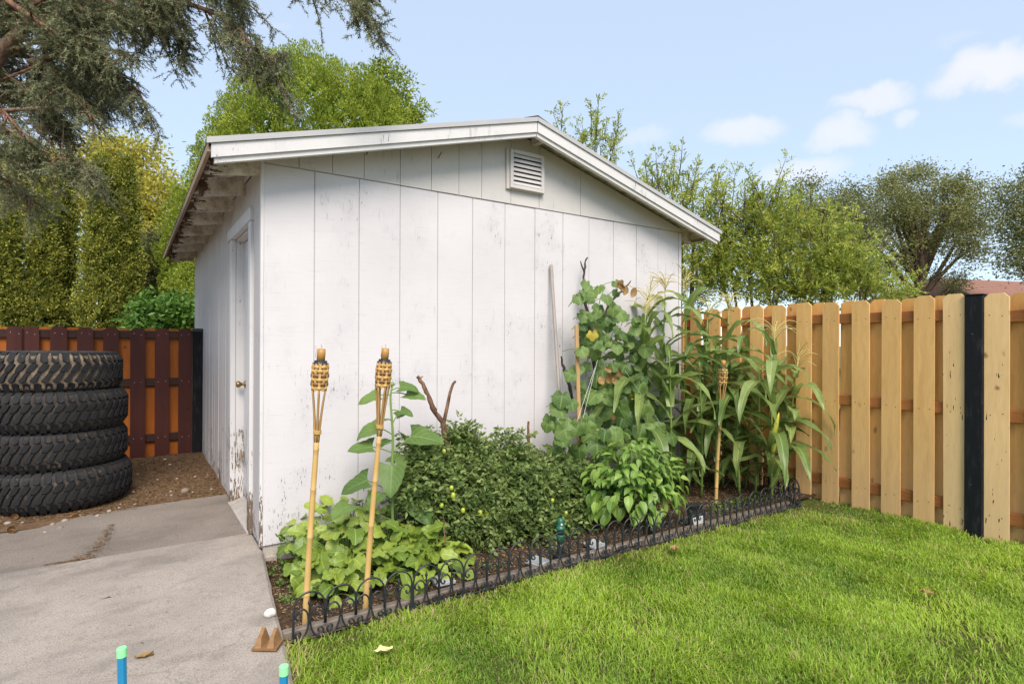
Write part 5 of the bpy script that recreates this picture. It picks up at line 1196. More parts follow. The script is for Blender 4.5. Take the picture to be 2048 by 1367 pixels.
# big rounded conifer behind the shed
def conifer(label, px0, D, blobs, seed, nplume):
    r = np.random.default_rng(seed); b0 = np.array(gnd(px0, D)); t = thing('conifer_tree', label, 'conifer', tuple(b0))
    A = np.array([np.prod(b[1])**(2/3) for b in blobs]); A /= A.sum(); P_ = []; O_ = []
    for i, ((c, rad), wv) in enumerate(zip(blobs, A)):
        for _ in range(int(nplume*wv)):
            d = nrm(r.normal(size=3)); d[1] = -abs(d[1]) if r.uniform() < 0.65 else d[1]
            d2 = d; q = c + (d2*rad*(r.uniform(0.93, 1.02) if r.uniform() < 0.75 else r.uniform(0.75, 0.93))) @ AX
            ins = any(j != i and np.sum((((q-c2) @ AX.T)/r2)**2) < 0.75 for j, (c2, r2) in enumerate(blobs))
            if not ins: P_.append(q); O_.append(nrm(d/rad) @ AX)
    P_ = np.array(P_); O_ = np.array(O_)
    keep = []                       # plumes keep a distance from each other, so dark gaps stay between them
    cell = {}
    for k, q in enumerate(P_):
        key = tuple(np.floor(q/0.19).astype(int))
        if any((key[0]+a, key[1]+b_, key[2]+c) in cell and np.linalg.norm(P_[cell[(key[0]+a, key[1]+b_, key[2]+c)]]-q) < 0.185 for a in (-1, 0, 1) for b_ in (-1, 0, 1) for c in (-1, 0, 1)): continue
        if key in cell: continue
        cell[key] = k; keep.append(k)
    P_ = P_[keep]; O_ = O_[keep]; n = len(P_); per = 110; m_ = n*per; ci = np.repeat(np.arange(n), per)
    ax = nrm(O_*0.6 + np.array([0, 0, 0.75]) + r.normal(size=(n, 3))*0.15); ts = r.uniform(0, 1, m_)**0.8
    L = r.uniform(0.16, 0.34, n); rw = (0.108*np.sin(PI*(0.15+0.80*ts))**0.8+0.010)[:, None]
    dv = nrm(r.normal(size=(m_, 3))); Pn = P_[ci] + ax[ci]*(ts*L[ci])[:, None] + dv*rw
    D_ = nrm(ax[ci]*0.9 + dv*0.55 + r.normal(size=(m_, 3))*0.25); cv = r.uniform(0, 1, n)
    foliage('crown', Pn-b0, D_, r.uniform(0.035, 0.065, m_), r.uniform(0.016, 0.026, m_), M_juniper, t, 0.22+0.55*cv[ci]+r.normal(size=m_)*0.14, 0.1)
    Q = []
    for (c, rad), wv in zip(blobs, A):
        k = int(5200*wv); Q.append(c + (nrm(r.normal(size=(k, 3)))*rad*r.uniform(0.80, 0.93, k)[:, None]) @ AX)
    Q = np.concatenate(Q); foliage('inner_foliage', Q-b0, rdir(len(Q)), r.uniform(0.20, 0.34, len(Q)), r.uniform(0.10, 0.17, len(Q)), M_juniper, t, r.uniform(0, 0.5, len(Q)), 0.1)  # layer added to block sky between plumes, colours kept dark as shade
    trunk_limbs(t, b0, blobs[0][0] + np.array([0, 0, blobs[0][1][2]*0.3]), 0.22, P_[::120]*0.85+blobs[0][0]*0.15, M_bark, b0, 0, 0, seed)
conifer('huge rounded bright green conifer towering behind the shed roof', 610, 12.0, [px_blob(*q) for q in ((620, 375, 12.0, 168, 245, 170), (540, 420, 12.0, 122, 222, 140), (425, 525, 12.0, 72, 175, 100), (715, 345, 12.0, 105, 185, 120), (600, 620, 12.0, 225, 180, 200))], 21, 14000)
crown_tree('conifer_bough', 'loose yellowish conifer crown beside the big conifer, its tip above the roof', 'conifer', None, gnd(775, 12.5), gd(780, 260, 12.5), 0.10,
    [px_blob(*q) for q in ((765, 160, 12.5, 34, 36), (795, 190, 12.5, 36, 60), (745, 200, 12.5, 40, 60), (820, 230, 12.5, 26, 40), (775, 250, 12.5, 60, 40), (850, 225, 12.5, 14, 22))], 100, 60, 0.10, 0.11, M_juniper, M_bark, 0.0, 22, 9, 0.35, 0.5, 0)

# sucker trees with feathery compound leaves behind the right fence
def sucker_tree(label, base_px, D, shoots, masses, seed):
    r = np.random.default_rng(seed); b0 = np.array(gnd(base_px, D)); t = thing('sucker_tree', label, 'tree', tuple(b0), 'feathery leaved young trees behind the cedar fence')
    Pn = []; Dn = []; Ln = []; Vr = []; st = B(); side = nrm(np.cross(FWD, [0, 0, 1.]))
    def compound(p0, ax, L, val):
        k = max(6, int(L/0.019)); sd = nrm(np.cross(ax, r.normal(size=3)))
        for i in range(k):
            f = (i+1)/k; q = p0 + ax*L*f + np.array([0, 0, -0.10*L*f*f])
            sg = 1 if i % 2 else -1
            Pn.append(q); Dn.append(nrm(sd*sg*0.95+ax*0.75+r.normal(size=3)*0.22)); Ln.append(r.uniform(0.042, 0.068)); Vr.append(val+r.normal()*0.14)
    extra = []
    for (px, py, rx, ry, cnt) in masses:
        for _ in range(int(cnt/16)):
            th_ = r.uniform(-1.1, 1.1); x_ = px+rx*math.sin(th_)*0.9; y_ = py-ry*math.cos(th_)*0.8; l_ = r.uniform(35, 85)
            extra.append((x_, y_+20, x_+l_*0.45*math.sin(th_+r.normal()*0.3), max(y_-l_*0.8, 215)))
    for si, (x0, y0, x1, y1) in enumerate(list(shoots)+extra):
        a = np.array(gd(x0, y0, D)) + FWD*r.uniform(-0.3, 0.5); c = np.array(gd(x1, y1, D)) + FWD*r.uniform(-0.3, 0.5); L = np.linalg.norm(c-a); ax = nrm(c-a)
        cur = bez(a, (a+c)/2 + r.normal(size=3)*0.05, c, 8); st.tube(cur-b0, np.linspace(0.014, 0.003, 8), 5, False)
        if si < len(shoots): st.tube(bez(b0+r.normal(size=3)*0.1*np.array([1, 1, 0]), (b0+a)/2+r.normal(size=3)*0.15, a, 8)-b0, np.linspace(0.04, 0.014, 8), 6, False)
        nn = int(L/0.055); val = r.uniform(0.35, 0.8)
        for k in range(nn):
            f = k/nn; p0 = cur[min(7, int(f*7.99))]*(1-(f*7 % 1)) + cur[min(7, int(f*7.99)+1)]*(f*7 % 1); o = nrm(r.normal(size=3)); o -= ax*(o@ax); o = nrm(o)
            compound(p0, nrm(ax*0.9+o*0.8), r.uniform(0.16, 0.34)*(1-0.55*f), val)
    for (px, py, rx, ry, cnt) in masses:
        cnt = int(cnt*(0.95 if py > 510 else 0.42)); c, rad = px_blob(px, py, D, rx, ry, 75)
        for _ in range(cnt):
            d = nrm(r.normal(size=3)); q = c + (d*rad*r.uniform(0.35, 1.05)) @ AX
            compound(q, nrm(r.normal(size=3)*0.55 + np.array([0, 0, 0.65])), r.uniform(0.18, 0.36), r.uniform(0.05, 0.85))
    Pn = np.array(Pn); Dn = np.array(Dn); Ln = np.array(Ln)
    foliage('crown', Pn-b0, Dn, Ln, Ln*0.42, M_ash, t, np.array(Vr), 0.1)
    o = st.make('stems', M_bark, t, True); o['kind'] = 'stuff'
sucker_tree('feathery young tree peeking over the right roof slope nearest the ridge', 1190, 9.6, [(1130, 330, 1108, 212), (1185, 350, 1168, 228), (1190, 350, 1205, 212), (1205, 350, 1238, 238), (1195, 340, 1190, 250), (1215, 380, 1225, 290)], [(1195, 300, 42, 50, 90), (1210, 360, 50, 40, 60), (1120, 320, 16, 40, 20)], 31)
sucker_tree('feathery young tree standing over the right end of the shed roof', 1370, 9.0, [(1285, 430, 1262, 322), (1320, 430, 1305, 312), (1335, 430, 1355, 292), (1350, 430, 1425, 330), (1385, 450, 1440, 350), (1400, 450, 1395, 340), (1300, 400, 1325, 320), (1372, 440, 1402, 330)],
    [(1345, 400, 50, 50, 120), (1400, 420, 45, 45, 110), (1420, 520, 70, 75, 280), (1390, 580, 60, 50, 160), (1300, 400, 30, 30, 40)], 32)
sucker_tree('dense feathery tree with one long shoot above the cedar fence', 1530, 8.8, [(1470, 480, 1475, 342), (1540, 440, 1572, 315), (1500, 460, 1520, 380), (1450, 480, 1445, 380), (1560, 480, 1600, 400), (1580, 480, 1560, 400)],
    [(1500, 470, 60, 60, 230), (1560, 480, 60, 60, 230), (1490, 560, 80, 60, 320), (1580, 570, 80, 60, 300), (1540, 420, 35, 40, 60)], 33)
sucker_tree('low feathery tree trailing off to the right above the cedar fence', 1670, 8.6, [(1620, 500, 1640, 400), (1660, 500, 1675, 430), (1700, 560, 1760, 500), (1690, 540, 1715, 465), (1720, 580, 1790, 540)],
    [(1640, 500, 60, 60, 220), (1690, 550, 60, 45, 200), (1640, 580, 80, 40, 240), (1750, 580, 45, 28, 90), (1800, 592, 35, 15, 40)], 34)
# large dusty elms in the distance
crown_tree('elm_tree', 'large dusty olive elm with visible forked trunk behind the cedar fence', 'tree', 'distant elms beyond the fence', gnd(1845, 24), gd(1850, 420, 24), 0.27,
    [px_blob(*q) for q in ((1845, 375, 24, 70, 42), (1900, 405, 24, 62, 40), (1785, 420, 24, 55, 45), (1840, 445, 24, 80, 40), (1945, 425, 24, 42, 34), (1760, 500, 24, 60, 50), (1890, 490, 24, 55, 36), (1800, 360, 24, 36, 26), (1900, 365, 24, 36, 26), (1740, 560, 24, 50, 34), (1895, 555, 24, 32, 40), (1700, 425, 24, 52, 40), (1965, 440, 24, 36, 34), (1830, 345, 24, 44, 18), (1935, 500, 24, 36, 30), (1690, 490, 24, 50, 40), (1950, 390, 24, 30, 22))], 300, 125, 0.25, 0.125, M_elm, M_bark, 0.35, 41, 40, 0.42, 0.65, 3)
crown_tree('elm_tree', 'smaller dark elm half hidden behind the feathery trees', 'tree', 'distant elms beyond the fence', gnd(1640, 23), gd(1640, 430, 23), 0.24,
    [px_blob(*q) for q in ((1605, 400, 23, 45, 38), (1690, 405, 23, 42, 36), (1730, 400, 23, 30, 32), (1650, 450, 23, 60, 50), (1700, 470, 23, 60, 60), (1580, 460, 23, 60, 50))], 160, 100, 0.28, 0.125, M_elm2, M_bark, 0.3, 42, 16, 0.42, 0.5, 3)
crown_tree('elm_tree', 'dark elm cut by the right picture edge above the brown roof', 'tree', 'distant elms beyond the fence', gnd(2100, 20), gd(2090, 420, 20), 0.3,
    [px_blob(*q) for q in ((2060, 390, 20, 55, 50), (2040, 450, 20, 48, 55), (2100, 440, 20, 80, 90), (2050, 520, 20, 60, 40), (2130, 350, 20, 70, 60), (2200, 430, 20, 90, 90))], 230, 100, 0.27, 0.125, M_elm2, M_bark, 0.3, 43, 20, 0.42, 0.5, 3)

# neighbouring house with a brown shingled roof
hp = gd(2075, 600, 24.0); house = thing('neighbour_house', 'distant house with brown shingle roof at the right picture edge', 'house', (float(hp[0]), float(hp[1]), 0.45), None, -YAW + 0.25)
M_broof = m_plain('brown roof shingles', (0.27, 0.145, 0.11), 0.9, 0.15, var=0.25, sc=3)
M_stucco = m_plain('tan house wall', (0.45, 0.38, 0.30), 0.9, 0.1, sc=2)
B().box(-2.6, 7.0, 0.3, 7.0, -0.5, 2.9).make('wall', M_stucco, house)
for k in range(11):     # shingle courses stepping up the front slope of a hipped roof, and the back slope
    f0, f1 = k/11, (k+1)/11
    for sg in (0, 1):
        ya, yb = (0.0+3.6*f0, 0.0+3.6*f1+0.08) if sg == 0 else (7.4-3.6*f0, 7.4-3.6*f1-0.08)
        za, zb = 2.75+1.35*f0, 2.75+1.35*f1
        xa, xb = -3.0+1.9*f0, -3.0+1.9*f1
        b = B(); V = [(xa, ya, za+0.05), (7.6, ya, za+0.05), (7.6, yb, zb+0.05), (xb, yb, zb+0.05), (xa, ya, za), (7.6, ya, za), (7.6, yb, zb), (xb, yb, zb)]
        b.add(V, [(0, 1, 2, 3), (7, 6, 5, 4), (0, 4, 5, 1), (0, 3, 7, 4), (1, 5, 6, 2), (2, 6, 7, 3)]); b.make('shingle_course', M_broof, house)
B().add([(-3.0, 0.0, 2.74), (-1.1, 3.6, 4.09), (-1.1, 3.8, 4.09), (-3.0, 7.4, 2.74)], [(0, 1, 2, 3), (3, 2, 1, 0)]).make('hip_slope', M_broof, house)
for x0 in (-1.2, 1.6): 
    wn = B().box(x0, x0+1.1, 0.26, 0.299, 1.0, 2.1).make('window', M_trim, house); B().box(x0+0.08, x0+1.02, 0.25, 0.2595, 1.08, 2.02).make('pane', M_dark, wn)

# spruce boughs reaching in from the upper left
spx = gd(-230, 683, 5.0); sb0 = np.array([float(spx[0]), float(spx[1]), 0.05]); spruce = thing('spruce_tree', 'old blue green spruce reaching its boughs in from the upper left', 'spruce', tuple(sb0))
B().tube([(0, 0, 0), (0.02, 0, 4), (0, 0, 9)], [0.24, 0.19, 0.05], 12).make('trunk', M_bark, spruce, True)
nP = []; nD = []; nL = []; nV = []
def needles(cur, val, dens=260, L0=0.024):
    seg = np.linalg.norm(np.diff(cur, axis=0), axis=1); tot = seg.sum(); n = int(tot*dens)
    if n < 4: return
    f = rng.uniform(0, 1, n)*(len(cur)-1.001); i = f.astype(int); q = cur[i]+(cur[i+1]-cur[i])*(f-i)[:, None]; ax = nrm(cur[i+1]-cur[i])
    nP.append(q); nD.append(nrm(rdir(n)*0.85+ax*0.75)); nL.append(rng.uniform(0.75, 1.25, n)*L0); nV.append(np.full(n, val)+rng.normal(size=n)*0.14)
def bough(pts, D, r0, spread, nside, hang=0.5, dens=1.0, tipdense=1.0, bare=0.0):
    cur = catmull([np.array(gd(x+rng.uniform(-8, 8), y+rng.uniform(-14, 14), d_)) for (x, y), d_ in zip(pts, D)], 8); br = B()
    start = np.array([sb0[0], sb0[1], cur[0][2]-0.15]); br.tube(np.vstack([bez(start, (start+cur[0])/2, cur[0], 6)[:-1], cur])-sb0, np.linspace(r0*1.0, 0.004, len(cur)+5), 7, False)
    L = np.linalg.norm(np.diff(cur, axis=0), axis=1).sum()
    for k in range(int(nside*1.15)):
        f = bare+(1-bare)*rng.uniform(0.02, 1.0); i = min(len(cur)-2, int(f*(len(cur)-1))); p0 = cur[i]; ax = nrm(cur[i+1]-cur[i])
        sd = nrm(np.cross(ax, [0, 0, 1.]))*(1 if k % 2 else -1)
        l2 = spread*rng.uniform(0.45, 1.1)*(1-0.45*f); end = p0 + sd*l2*rng.uniform(-0.2, 0.9) + ax*l2*rng.uniform(0.1, 0.75) + np.array([0, 0, l2*(rng.uniform(-1.2, -0.2) if rng.uniform() < 0.7 else rng.uniform(-0.1, 0.5))])
        side = bez(p0, p0*0.4+end*0.6+np.array([0, 0, 0.12*l2]), end, 7); br.tube(side-sb0, np.linspace(0.007, 0.0025, 7), 4, False); val = rng.uniform(0.1, 0.95); needles(side[2:], val, 240*dens)
        for q in range(int(6*tipdense+l2*24)):
            j = rng.integers(2, 7); s0 = side[j]; e = s0 + nrm(sd*rng.normal()*0.6+ax*rng.uniform(-0.3, 0.9)+np.array([0, 0, -hang*rng.uniform(0.2, 2.0)])+rng.normal(size=3)*0.35)*rng.uniform(0.07, 0.20)
            tw = bez(s0, (s0+e)/2+np.array([0, 0, 0.012]), e, 4); needles(tw, val, 320*dens)
    needles(cur[int(len(cur)*0.8):], 0.5, 300)
    return br
blist = [([(-60, -60), (120, -50), (280, -20), (400, 20), (470, 60), (520, 100), (548, 128)], [4.6, 4.5, 4.3, 4.1, 4.0, 3.95, 3.9], 0.03, 0.42, 64, 0.55),
         ([(-80, 20), (60, 10), (200, 20), (310, 50), (390, 95)], [4.8, 4.7, 4.6, 4.5, 4.4], 0.035, 0.42, 56, 0.55),
         ([(-80, 80), (30, 60), (130, 70), (220, 120), (278, 176)], [4.5, 4.4, 4.3, 4.25, 4.2], 0.035, 0.36, 50, 0.6),
         ([(-80, 120), (20, 110), (110, 140), (165, 165), (205, 190)], [4.9, 4.8, 4.7, 4.6, 4.6], 0.03, 0.34, 44, 0.55),
         ([(-90, 200), (0, 190), (50, 200), (85, 225), (115, 245)], [4.6, 4.6, 4.5, 4.5, 4.4], 0.025, 0.32, 36, 0.5),
         ([(-100, 260), (-20, 285), (60, 310), (130, 330), (190, 352)], [4.4, 4.3, 4.2, 4.15, 4.1], 0.025, 0.30, 44, 0.55),
         ([(-100, 340), (-30, 350), (30, 380), (70, 420)], [4.6, 4.5, 4.5, 4.4], 0.02, 0.30, 26, 0.5),
         ([(-60, -150), (150, -150), (330, -110), (430, -50), (480, 0)], [4.5, 4.4, 4.3, 4.2, 4.1], 0.03, 0.42, 50, 0.55),
         ([(-100, -40), (0, 0), (90, 60), (160, 90)], [4.2, 4.2, 4.1, 4.1], 0.05, 0.36, 34, 0.5),
         ([(100, -330), (350, -260), (520, -150), (620, -70), (700, -18), (728, 8)], [4.0, 3.8, 3.6, 3.5, 3.4, 3.35], 0.03, 0.36, 34, 0.45)]
for _ in range(15):
    x0, y0 = rng.uniform(-60, 150), rng.uniform(-60, 215); L_ = rng.uniform(70, 170); a_ = rng.uniform(-0.1, 0.9); d0 = rng.uniform(4.1, 5.2)
    blist.append(([(x0, y0), (x0+L_*0.5*math.cos(a_), y0+L_*0.35*math.sin(a_)), (x0+L_*math.cos(a_), y0+L_*math.sin(a_))], [d0, d0-0.05, d0-0.1], 0.012, 0.26, 15, 0.6))
for _ in range(9):
    x0, y0 = rng.uniform(120, 420), rng.uniform(-60, 10); L_ = rng.uniform(60, 110); a_ = rng.uniform(0.2, 1.2); d0 = rng.uniform(4.0, 4.5)
    blist.append(([(x0, y0), (x0+L_*0.5*math.cos(a_), y0+L_*0.45*math.sin(a_)), (x0+L_*math.cos(a_), y0+L_*math.sin(a_))], [d0, d0-0.05, d0-0.1], 0.010, 0.24, 13, 0.6))
for q in blist:
    br = bough(*q); o = br.make('bough', M_bark_red, spruce, True); o['kind'] = 'stuff'
# bare dead twigs and a sawn branch stub
db = B()
for k in range(46):
    a = np.array(gd(rng.uniform(-20, 160), rng.uniform(90, 300), 4.3)); e = a + nrm(RGT*rng.uniform(-0.2, 1.2)+np.array([0, 0, rng.uniform(-1.1, 0.2)])+rng.normal(size=3)*0.3)*rng.uniform(0.15, 0.45)
    db.tube(bez(a, (a+e)/2+rng.normal(size=3)*0.04, e, 6)-sb0, np.linspace(0.004, 0.0015, 6), 4, False)
db.tube(catmull([np.array(gd(x, y, 4.2)) for x, y in ((-60, 225), (-10, 222), (60, 218), (155, 212))], 4)-sb0, 0.015, 8)
db.tube(catmull([np.array(gd(x, y, 4.1)) for x, y in ((-60, 220), (0, 250), (60, 285), (100, 308))], 4)-sb0, np.linspace(0.016, 0.007, 13), 7)
db.tube(catmull([np.array(gd(x, y, 4.3)) for x, y in ((-40, 170), (10, 95), (45, 60), (75, 10), (95, -60))], 4)-sb0, np.linspace(0.05, 0.035, 17), 9)
db.tube(catmull([np.array(gd(x, y, 4.3)) for x, y in ((60, 125), (110, 110), (148, 88))], 4)-sb0, np.linspace(0.026, 0.018, 9), 8)
o = db.make('dead_branches', M_deadtwig, spruce, True); o['kind'] = 'stuff'
nP = np.concatenate(nP); nD = np.concatenate(nD); nL = np.concatenate(nL); nV = np.concatenate(nV)
sdv = nrm(np.cross(nD, rdir(len(nP))))
Vn = np.stack([nP-sdv*0.0027, nP+sdv*0.0027, nP+nD*nL[:, None]], 1).reshape(-1, 3) - sb0
o = obj('needles', mesh_data('needles', Vn, np.arange(len(Vn)).reshape(-1, 3), M_spruce, False, None, np.repeat(np.clip(nV, 0, 1), 3)), spruce); o['kind'] = 'stuff'

# ================================================================== GRASS, LITTER, PEBBLES
def grass():
    n0 = 430000; u = rng.uniform(-0.30, 4.55, n0); v_ = rng.uniform(-4.6, -1.10, n0); P_ = np.stack([u, v_, np.zeros(n0)], 1)
    x, y, D = project(P_); left = -0.124 + (v_+1.2)*0.035 - 0.05*rng.uniform(0, 1, n0)**4
    elim = np.interp(u, [e[0] for e in ejoin[:8]], [e[1] for e in ejoin[:8]]) + 0.012
    pr_ = np.clip(1.35-0.09*np.maximum(D-2.5, 0)*2.2, 0.35, 1)
    thin = fbm(u, v_, 5.0, 77, 3); near_edge = np.clip((elim-v_)/0.30, 0, 1)*np.clip((u-left)/0.22, 0.12, 1)
    dens = pr_*np.clip(0.42+0.75*near_edge, 0, 1)*np.clip(1.0+0.95*thin, 0.22, 1)
    corner = np.clip(np.hypot(u-4.3, (v_+1.2)*0.8)/0.7, 0.25, 1)
    ok = (D > 1.6) & (x > -250) & (x < 2750) & (u > left) & (v_ < elim) & (u < 4.50) & (rng.uniform(0, 1, n0) < dens*corner) & (y < 1560)
    P_ = P_[ok]; D = D[ok]; n = len(P_); u, v_ = P_[:, 0], P_[:, 1]
    P_[:, 2] = lawn_z(u, v_)-0.004
    patch = fbm(u, v_, 2.6, 51, 3); sm = fbm(u, v_, 11.0, 52, 3); lean = fbm(u, v_, 7.0, 53, 2)*PI*2.2
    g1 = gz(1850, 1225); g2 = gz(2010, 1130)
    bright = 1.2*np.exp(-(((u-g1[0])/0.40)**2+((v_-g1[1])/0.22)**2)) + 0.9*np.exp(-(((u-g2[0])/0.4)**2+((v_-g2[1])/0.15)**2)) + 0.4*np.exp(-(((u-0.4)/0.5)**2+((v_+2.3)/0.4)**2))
    Hh = rng.uniform(0.022, 0.058, n)*(1+0.42*sm+0.25*patch); a = lean*0.5 + rng.normal(size=n)*1.6
    b_ = np.stack([np.cos(a), np.sin(a), 0*a], 1); bend = rng.uniform(0.25, 1.15, n); wd = rng.uniform(0.0013, 0.0025, n)*(0.85+0.10*D)
    sd = np.stack([-b_[:, 1], b_[:, 0], 0*a], 1); tw = rng.uniform(-0.8, 0.8, n); sd = nrm(sd + b_*tw[:, None])
    V = np.zeros((n, 7, 3)); up = np.array([0, 0, 1.])
    for j, f in enumerate((0, 0.38, 0.72)):
        c = P_ + b_*(Hh*bend*f**1.8*0.9)[:, None] + up*(Hh*f*(1-0.45*bend*f*0.7))[:, None]
        ww = wd*(1-0.25*f)
        V[:, 2*j] = c - sd*ww[:, None]; V[:, 2*j+1] = c + sd*ww[:, None]
    V[:, 6] = P_ + b_*(Hh*bend*0.9)[:, None] + up*(Hh*(1-0.42*bend))[:, None]
    k = np.arange(n)[:, None]*7; Fc = np.concatenate([k+np.array([[0, 1, 3]]), k+np.array([[0, 3, 2]]), k+np.array([[2, 3, 5]]), k+np.array([[2, 5, 4]]), k+np.array([[4, 5, 6]])], 1).reshape(-1, 3)
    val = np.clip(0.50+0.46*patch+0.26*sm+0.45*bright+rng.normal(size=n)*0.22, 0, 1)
    dry = rng.uniform(0, 1, n) < (0.055+0.28*np.clip(1-near_edge[ok]*1.1, 0, 1)+0.10*np.clip(sm, 0, 1)+0.18*np.exp(-((np.hypot(u-4.1, v_+1.5)/0.4)**2)))
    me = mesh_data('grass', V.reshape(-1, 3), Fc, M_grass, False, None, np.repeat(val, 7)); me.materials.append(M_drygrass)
    me.polygons.foreach_set('material_index', np.repeat(dry.astype(np.int32), 5))
    o = obj('grass', me); tag(o, 'thick green lawn grass with bright and dry patches', 'grass', None, 'stuff'); return n
M_drygrass = m_leaf('dry straw grass', (0.26, 0.21, 0.075), (0.42, 0.36, 0.15), 0.2, 0.7)
ng = grass()
def chips(name, label, n, u0, u1, v0, v1, zf, m, ln, wd, keep=None, lift=0.004):
    u = rng.uniform(u0, u1, n); v_ = rng.uniform(v0, v1, n)
    if keep is not None: k = keep(u, v_); u = u[k]; v_ = v_[k]; n = len(u)
    P_ = np.stack([u, v_, zf(u, v_)+lift], 1); a = rng.uniform(0, 2*PI, n); D_ = nrm(np.stack([np.cos(a), np.sin(a), rng.normal(size=n)*0.22], 1))
    V, Fc = leafcloud(P_, D_, rng.uniform(*ln, n), rng.uniform(*wd, n), 0.2, np.array([0, 0, 1.]))
    tag(obj(name, mesh_data(name, V, Fc, m, False, None, np.repeat(np.clip(rng.beta(1.3, 1.6, n), 0, 1), 4))), label, 'litter', None, 'stuff')
chips('mulch', 'wood chips and straw scattered on the garden bed', 16000, -0.06, 4.40, -1.12, -0.05, bed_z, M_litter, (0.006, 0.032), (0.003, 0.011))
chips('pine_litter', 'brown pine needles and bark bits on the dirt', 26000, -3.2, -0.02, 1.40, 3.6, dirt_z, M_litter, (0.012, 0.05), (0.0025, 0.007), lambda u, v_: v_ > 1.44+0.02*np.sin(9*u), 0.005)
chips('path_debris', 'few dry needles and bits lying on the concrete', 160, -2.2, -0.1, -1.6, 1.4, lambda u, v_: np.where(v_ < 0.5, 0.062+0.016*np.clip(v_, -2, 0), 0.075)+0.004, M_litter, (0.006, 0.03), (0.002, 0.006), None, 0.0)
def debris():
    path = [gz(x, y, 0.065) for x, y in ((118, 1148), (150, 1130), (182, 1108), (205, 1085), (225, 1052))]; cur = catmull(path, 8); n = 900
    f = rng.uniform(0, 1, n)**1.3*(len(cur)-1.01); i_ = f.astype(int); q = cur[i_] + rng.normal(size=(n, 3))*np.array([0.05, 0.016, 0])*np.clip(1.3-f/len(cur)*1.2, 0.15, 1)[:, None]
    q[:, 1] = np.maximum(q[:, 1], 0.395+(-q[:, 0])*0.0405+0.01); q[:, 2] = 0.030+(q[:, 0]+6)/6*0.048 + (q[:, 1]-0.4)*0.02 + 0.006
    a = rng.uniform(0, 2*PI, n); V, Fc = leafcloud(q, nrm(np.stack([np.cos(a), np.sin(a), rng.normal(size=n)*0.1], 1)), rng.uniform(0.006, 0.030, n), rng.uniform(0.002, 0.006, n), 0.2, np.array([0, 0, 1.]))
    tag(obj('joint_debris', mesh_data('joint_debris', V, Fc, M_litter, False, None, np.repeat(rng.uniform(0, 0.7, n), 4))), 'brown needles washed into the low joint between the slabs', 'litter', None, 'stuff')
debris()
# weeds at the path corner
wp = []; 
for k in range(46):
    c = np.array([rng.uniform(0.0, 0.20), rng.uniform(-0.72, -0.12), 0.02]) if k < 30 else np.array([rng.uniform(0.1, 3.8), rng.uniform(-1.05, -0.85), 0.02])
    for q in range(9): wp.append((c+rng.normal(size=3)*np.array([.018, .018, .006]), nrm(rng.normal(size=3)*np.array([1, 1, 0.3])+np.array([0, 0, 0.35]))))
for k in range(40):
    c = np.array([rng.uniform(3.3, 4.2), rng.uniform(-1.0, -0.8), 0.02])
    for q in range(8): wp.append((c+rng.normal(size=3)*np.array([.02, .02, .008]), nrm(rng.normal(size=3)*np.array([1, 1, 0.3])+np.array([0, 0, 0.35]))))
Wp = np.array([q[0] for q in wp]); Wd_ = np.array([q[1] for q in wp])
o = foliage('weeds', Wp, Wd_, rng.uniform(0.018, 0.042, len(Wp)), rng.uniform(0.012, 0.026, len(Wp)), M_weed, None, rng.uniform(0, 1, len(Wp))); tag(o, 'small weeds sprouting in the soil of the bed', 'weeds', None, 'stuff')
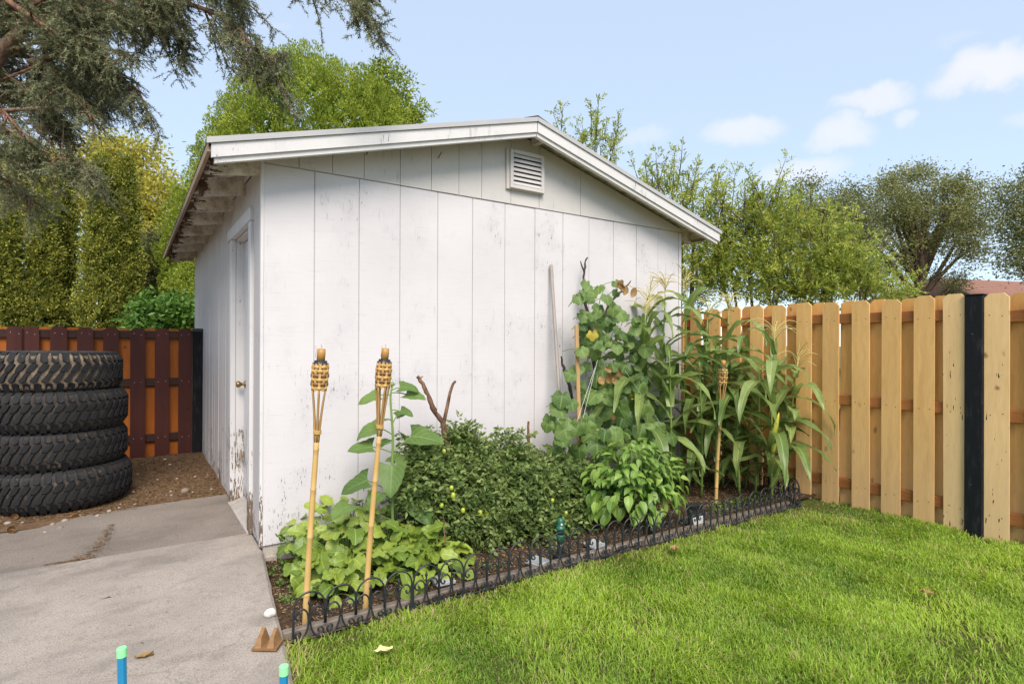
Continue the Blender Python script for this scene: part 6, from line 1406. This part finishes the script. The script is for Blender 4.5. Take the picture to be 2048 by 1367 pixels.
# pebbles
PB = [lump('pebble', M_pebble, seed=s, sub=2, sc=(1, random.uniform(0.65, 0.9), random.uniform(0.45, 0.65)), amp=0.18) for s in range(5)]
spots = [(x, y, s) for x, y, s in ((370, 985, .032), (130, 1040, .019), (268, 1033, .018), (195, 1030, .015), (15, 1047, .020), (105, 1047, .015), (120, 1052, .017), (158, 1030, .013), (340, 935, .013), (260, 960, .015), (45, 1045, .013), (218, 1022, .013), (90, 1060, .014), (300, 1012, .012), (270, 1008, .014), (230, 1045, .012), (62, 1030, .014), (315, 965, .015), (390, 960, .012), (330, 925, .016))]
for i, (x, y, s_) in enumerate(spots):
    p = gz(x, y, 0.09); z = float(dirt_z(np.array(p[0]), np.array(p[1]))); o = obj('pebble', PB[i % 5], None, (p[0], p[1], z+s_*0.25)); s_ *= 1.15; o.scale = (s_, s_, s_); o.rotation_euler = (0, 0, random.uniform(0, 6))
    tag(o, 'largest pale round pebble lying alone on the dirt by the shed wall' if i == 0 else 'small grey brown pebble on the pine litter beside the concrete', 'pebble', 'pebbles on the dirt beside the path')
k = 0
while k < 90:
    u = random.uniform(-2.6, -0.05); v_ = random.uniform(1.45, 3.3)**1.0
    if math.hypot(u-TC[0], v_-TC[1]) < 0.50 or v_ < 1.50: continue
    s_ = random.choice((0.006, 0.008, 0.010, 0.013)); z = float(dirt_z(np.array(u), np.array(v_))); o = obj('pebble', PB[k % 5], None, (u, v_, z+s_*0.3)); o.scale = (s_, s_, s_); o.rotation_euler = (0, 0, random.uniform(0, 6))
    tag(o, 'small grey brown pebble on the pine litter beside the concrete', 'pebble', 'pebbles on the dirt beside the path'); k += 1
for x, y, lab in ((25, 1035, 'brown spruce cone on the dirt at the left picture edge'), (160, 1026, 'brown spruce cone half under the bottom tyre'), (15, 1058, 'brown spruce cone beside the concrete edge at lower left')):
    p = gz(x, y, 0.10); c = B()
    for q in range(9):
        zz = q*0.008; rr = 0.020*math.sin(PI*(q+1)/10.5)
        for s_ in range(7): 
            a = 2*PI*s_/7+q*0.5; c.add([(rr*0.5*math.cos(a), rr*0.5*math.sin(a), zz), (rr*1.1*math.cos(a-0.4), rr*1.1*math.sin(a-0.4), zz+0.006), (rr*1.25*math.cos(a), rr*1.25*math.sin(a), zz+0.010), (rr*1.1*math.cos(a+0.4), rr*1.1*math.sin(a+0.4), zz+0.006)], [(0, 1, 2, 3), (3, 2, 1, 0)])
    c.tube([(0, 0, 0), (0, 0, 0.07)], 0.008, 6)
    o = c.make('spruce_cone', M_chunk, None, False, (p[0], p[1], float(dirt_z(np.array(p[0]), np.array(p[1])))+0.016)); o.rotation_euler = (PI/2, 0, random.uniform(0, 6)); tag(o, lab, 'cone', 'fallen spruce cones')
print('grass blades', ng, 'needles', len(nP), 'faces', sum(len(o.data.polygons) for o in S.objects if o.type == 'MESH'))
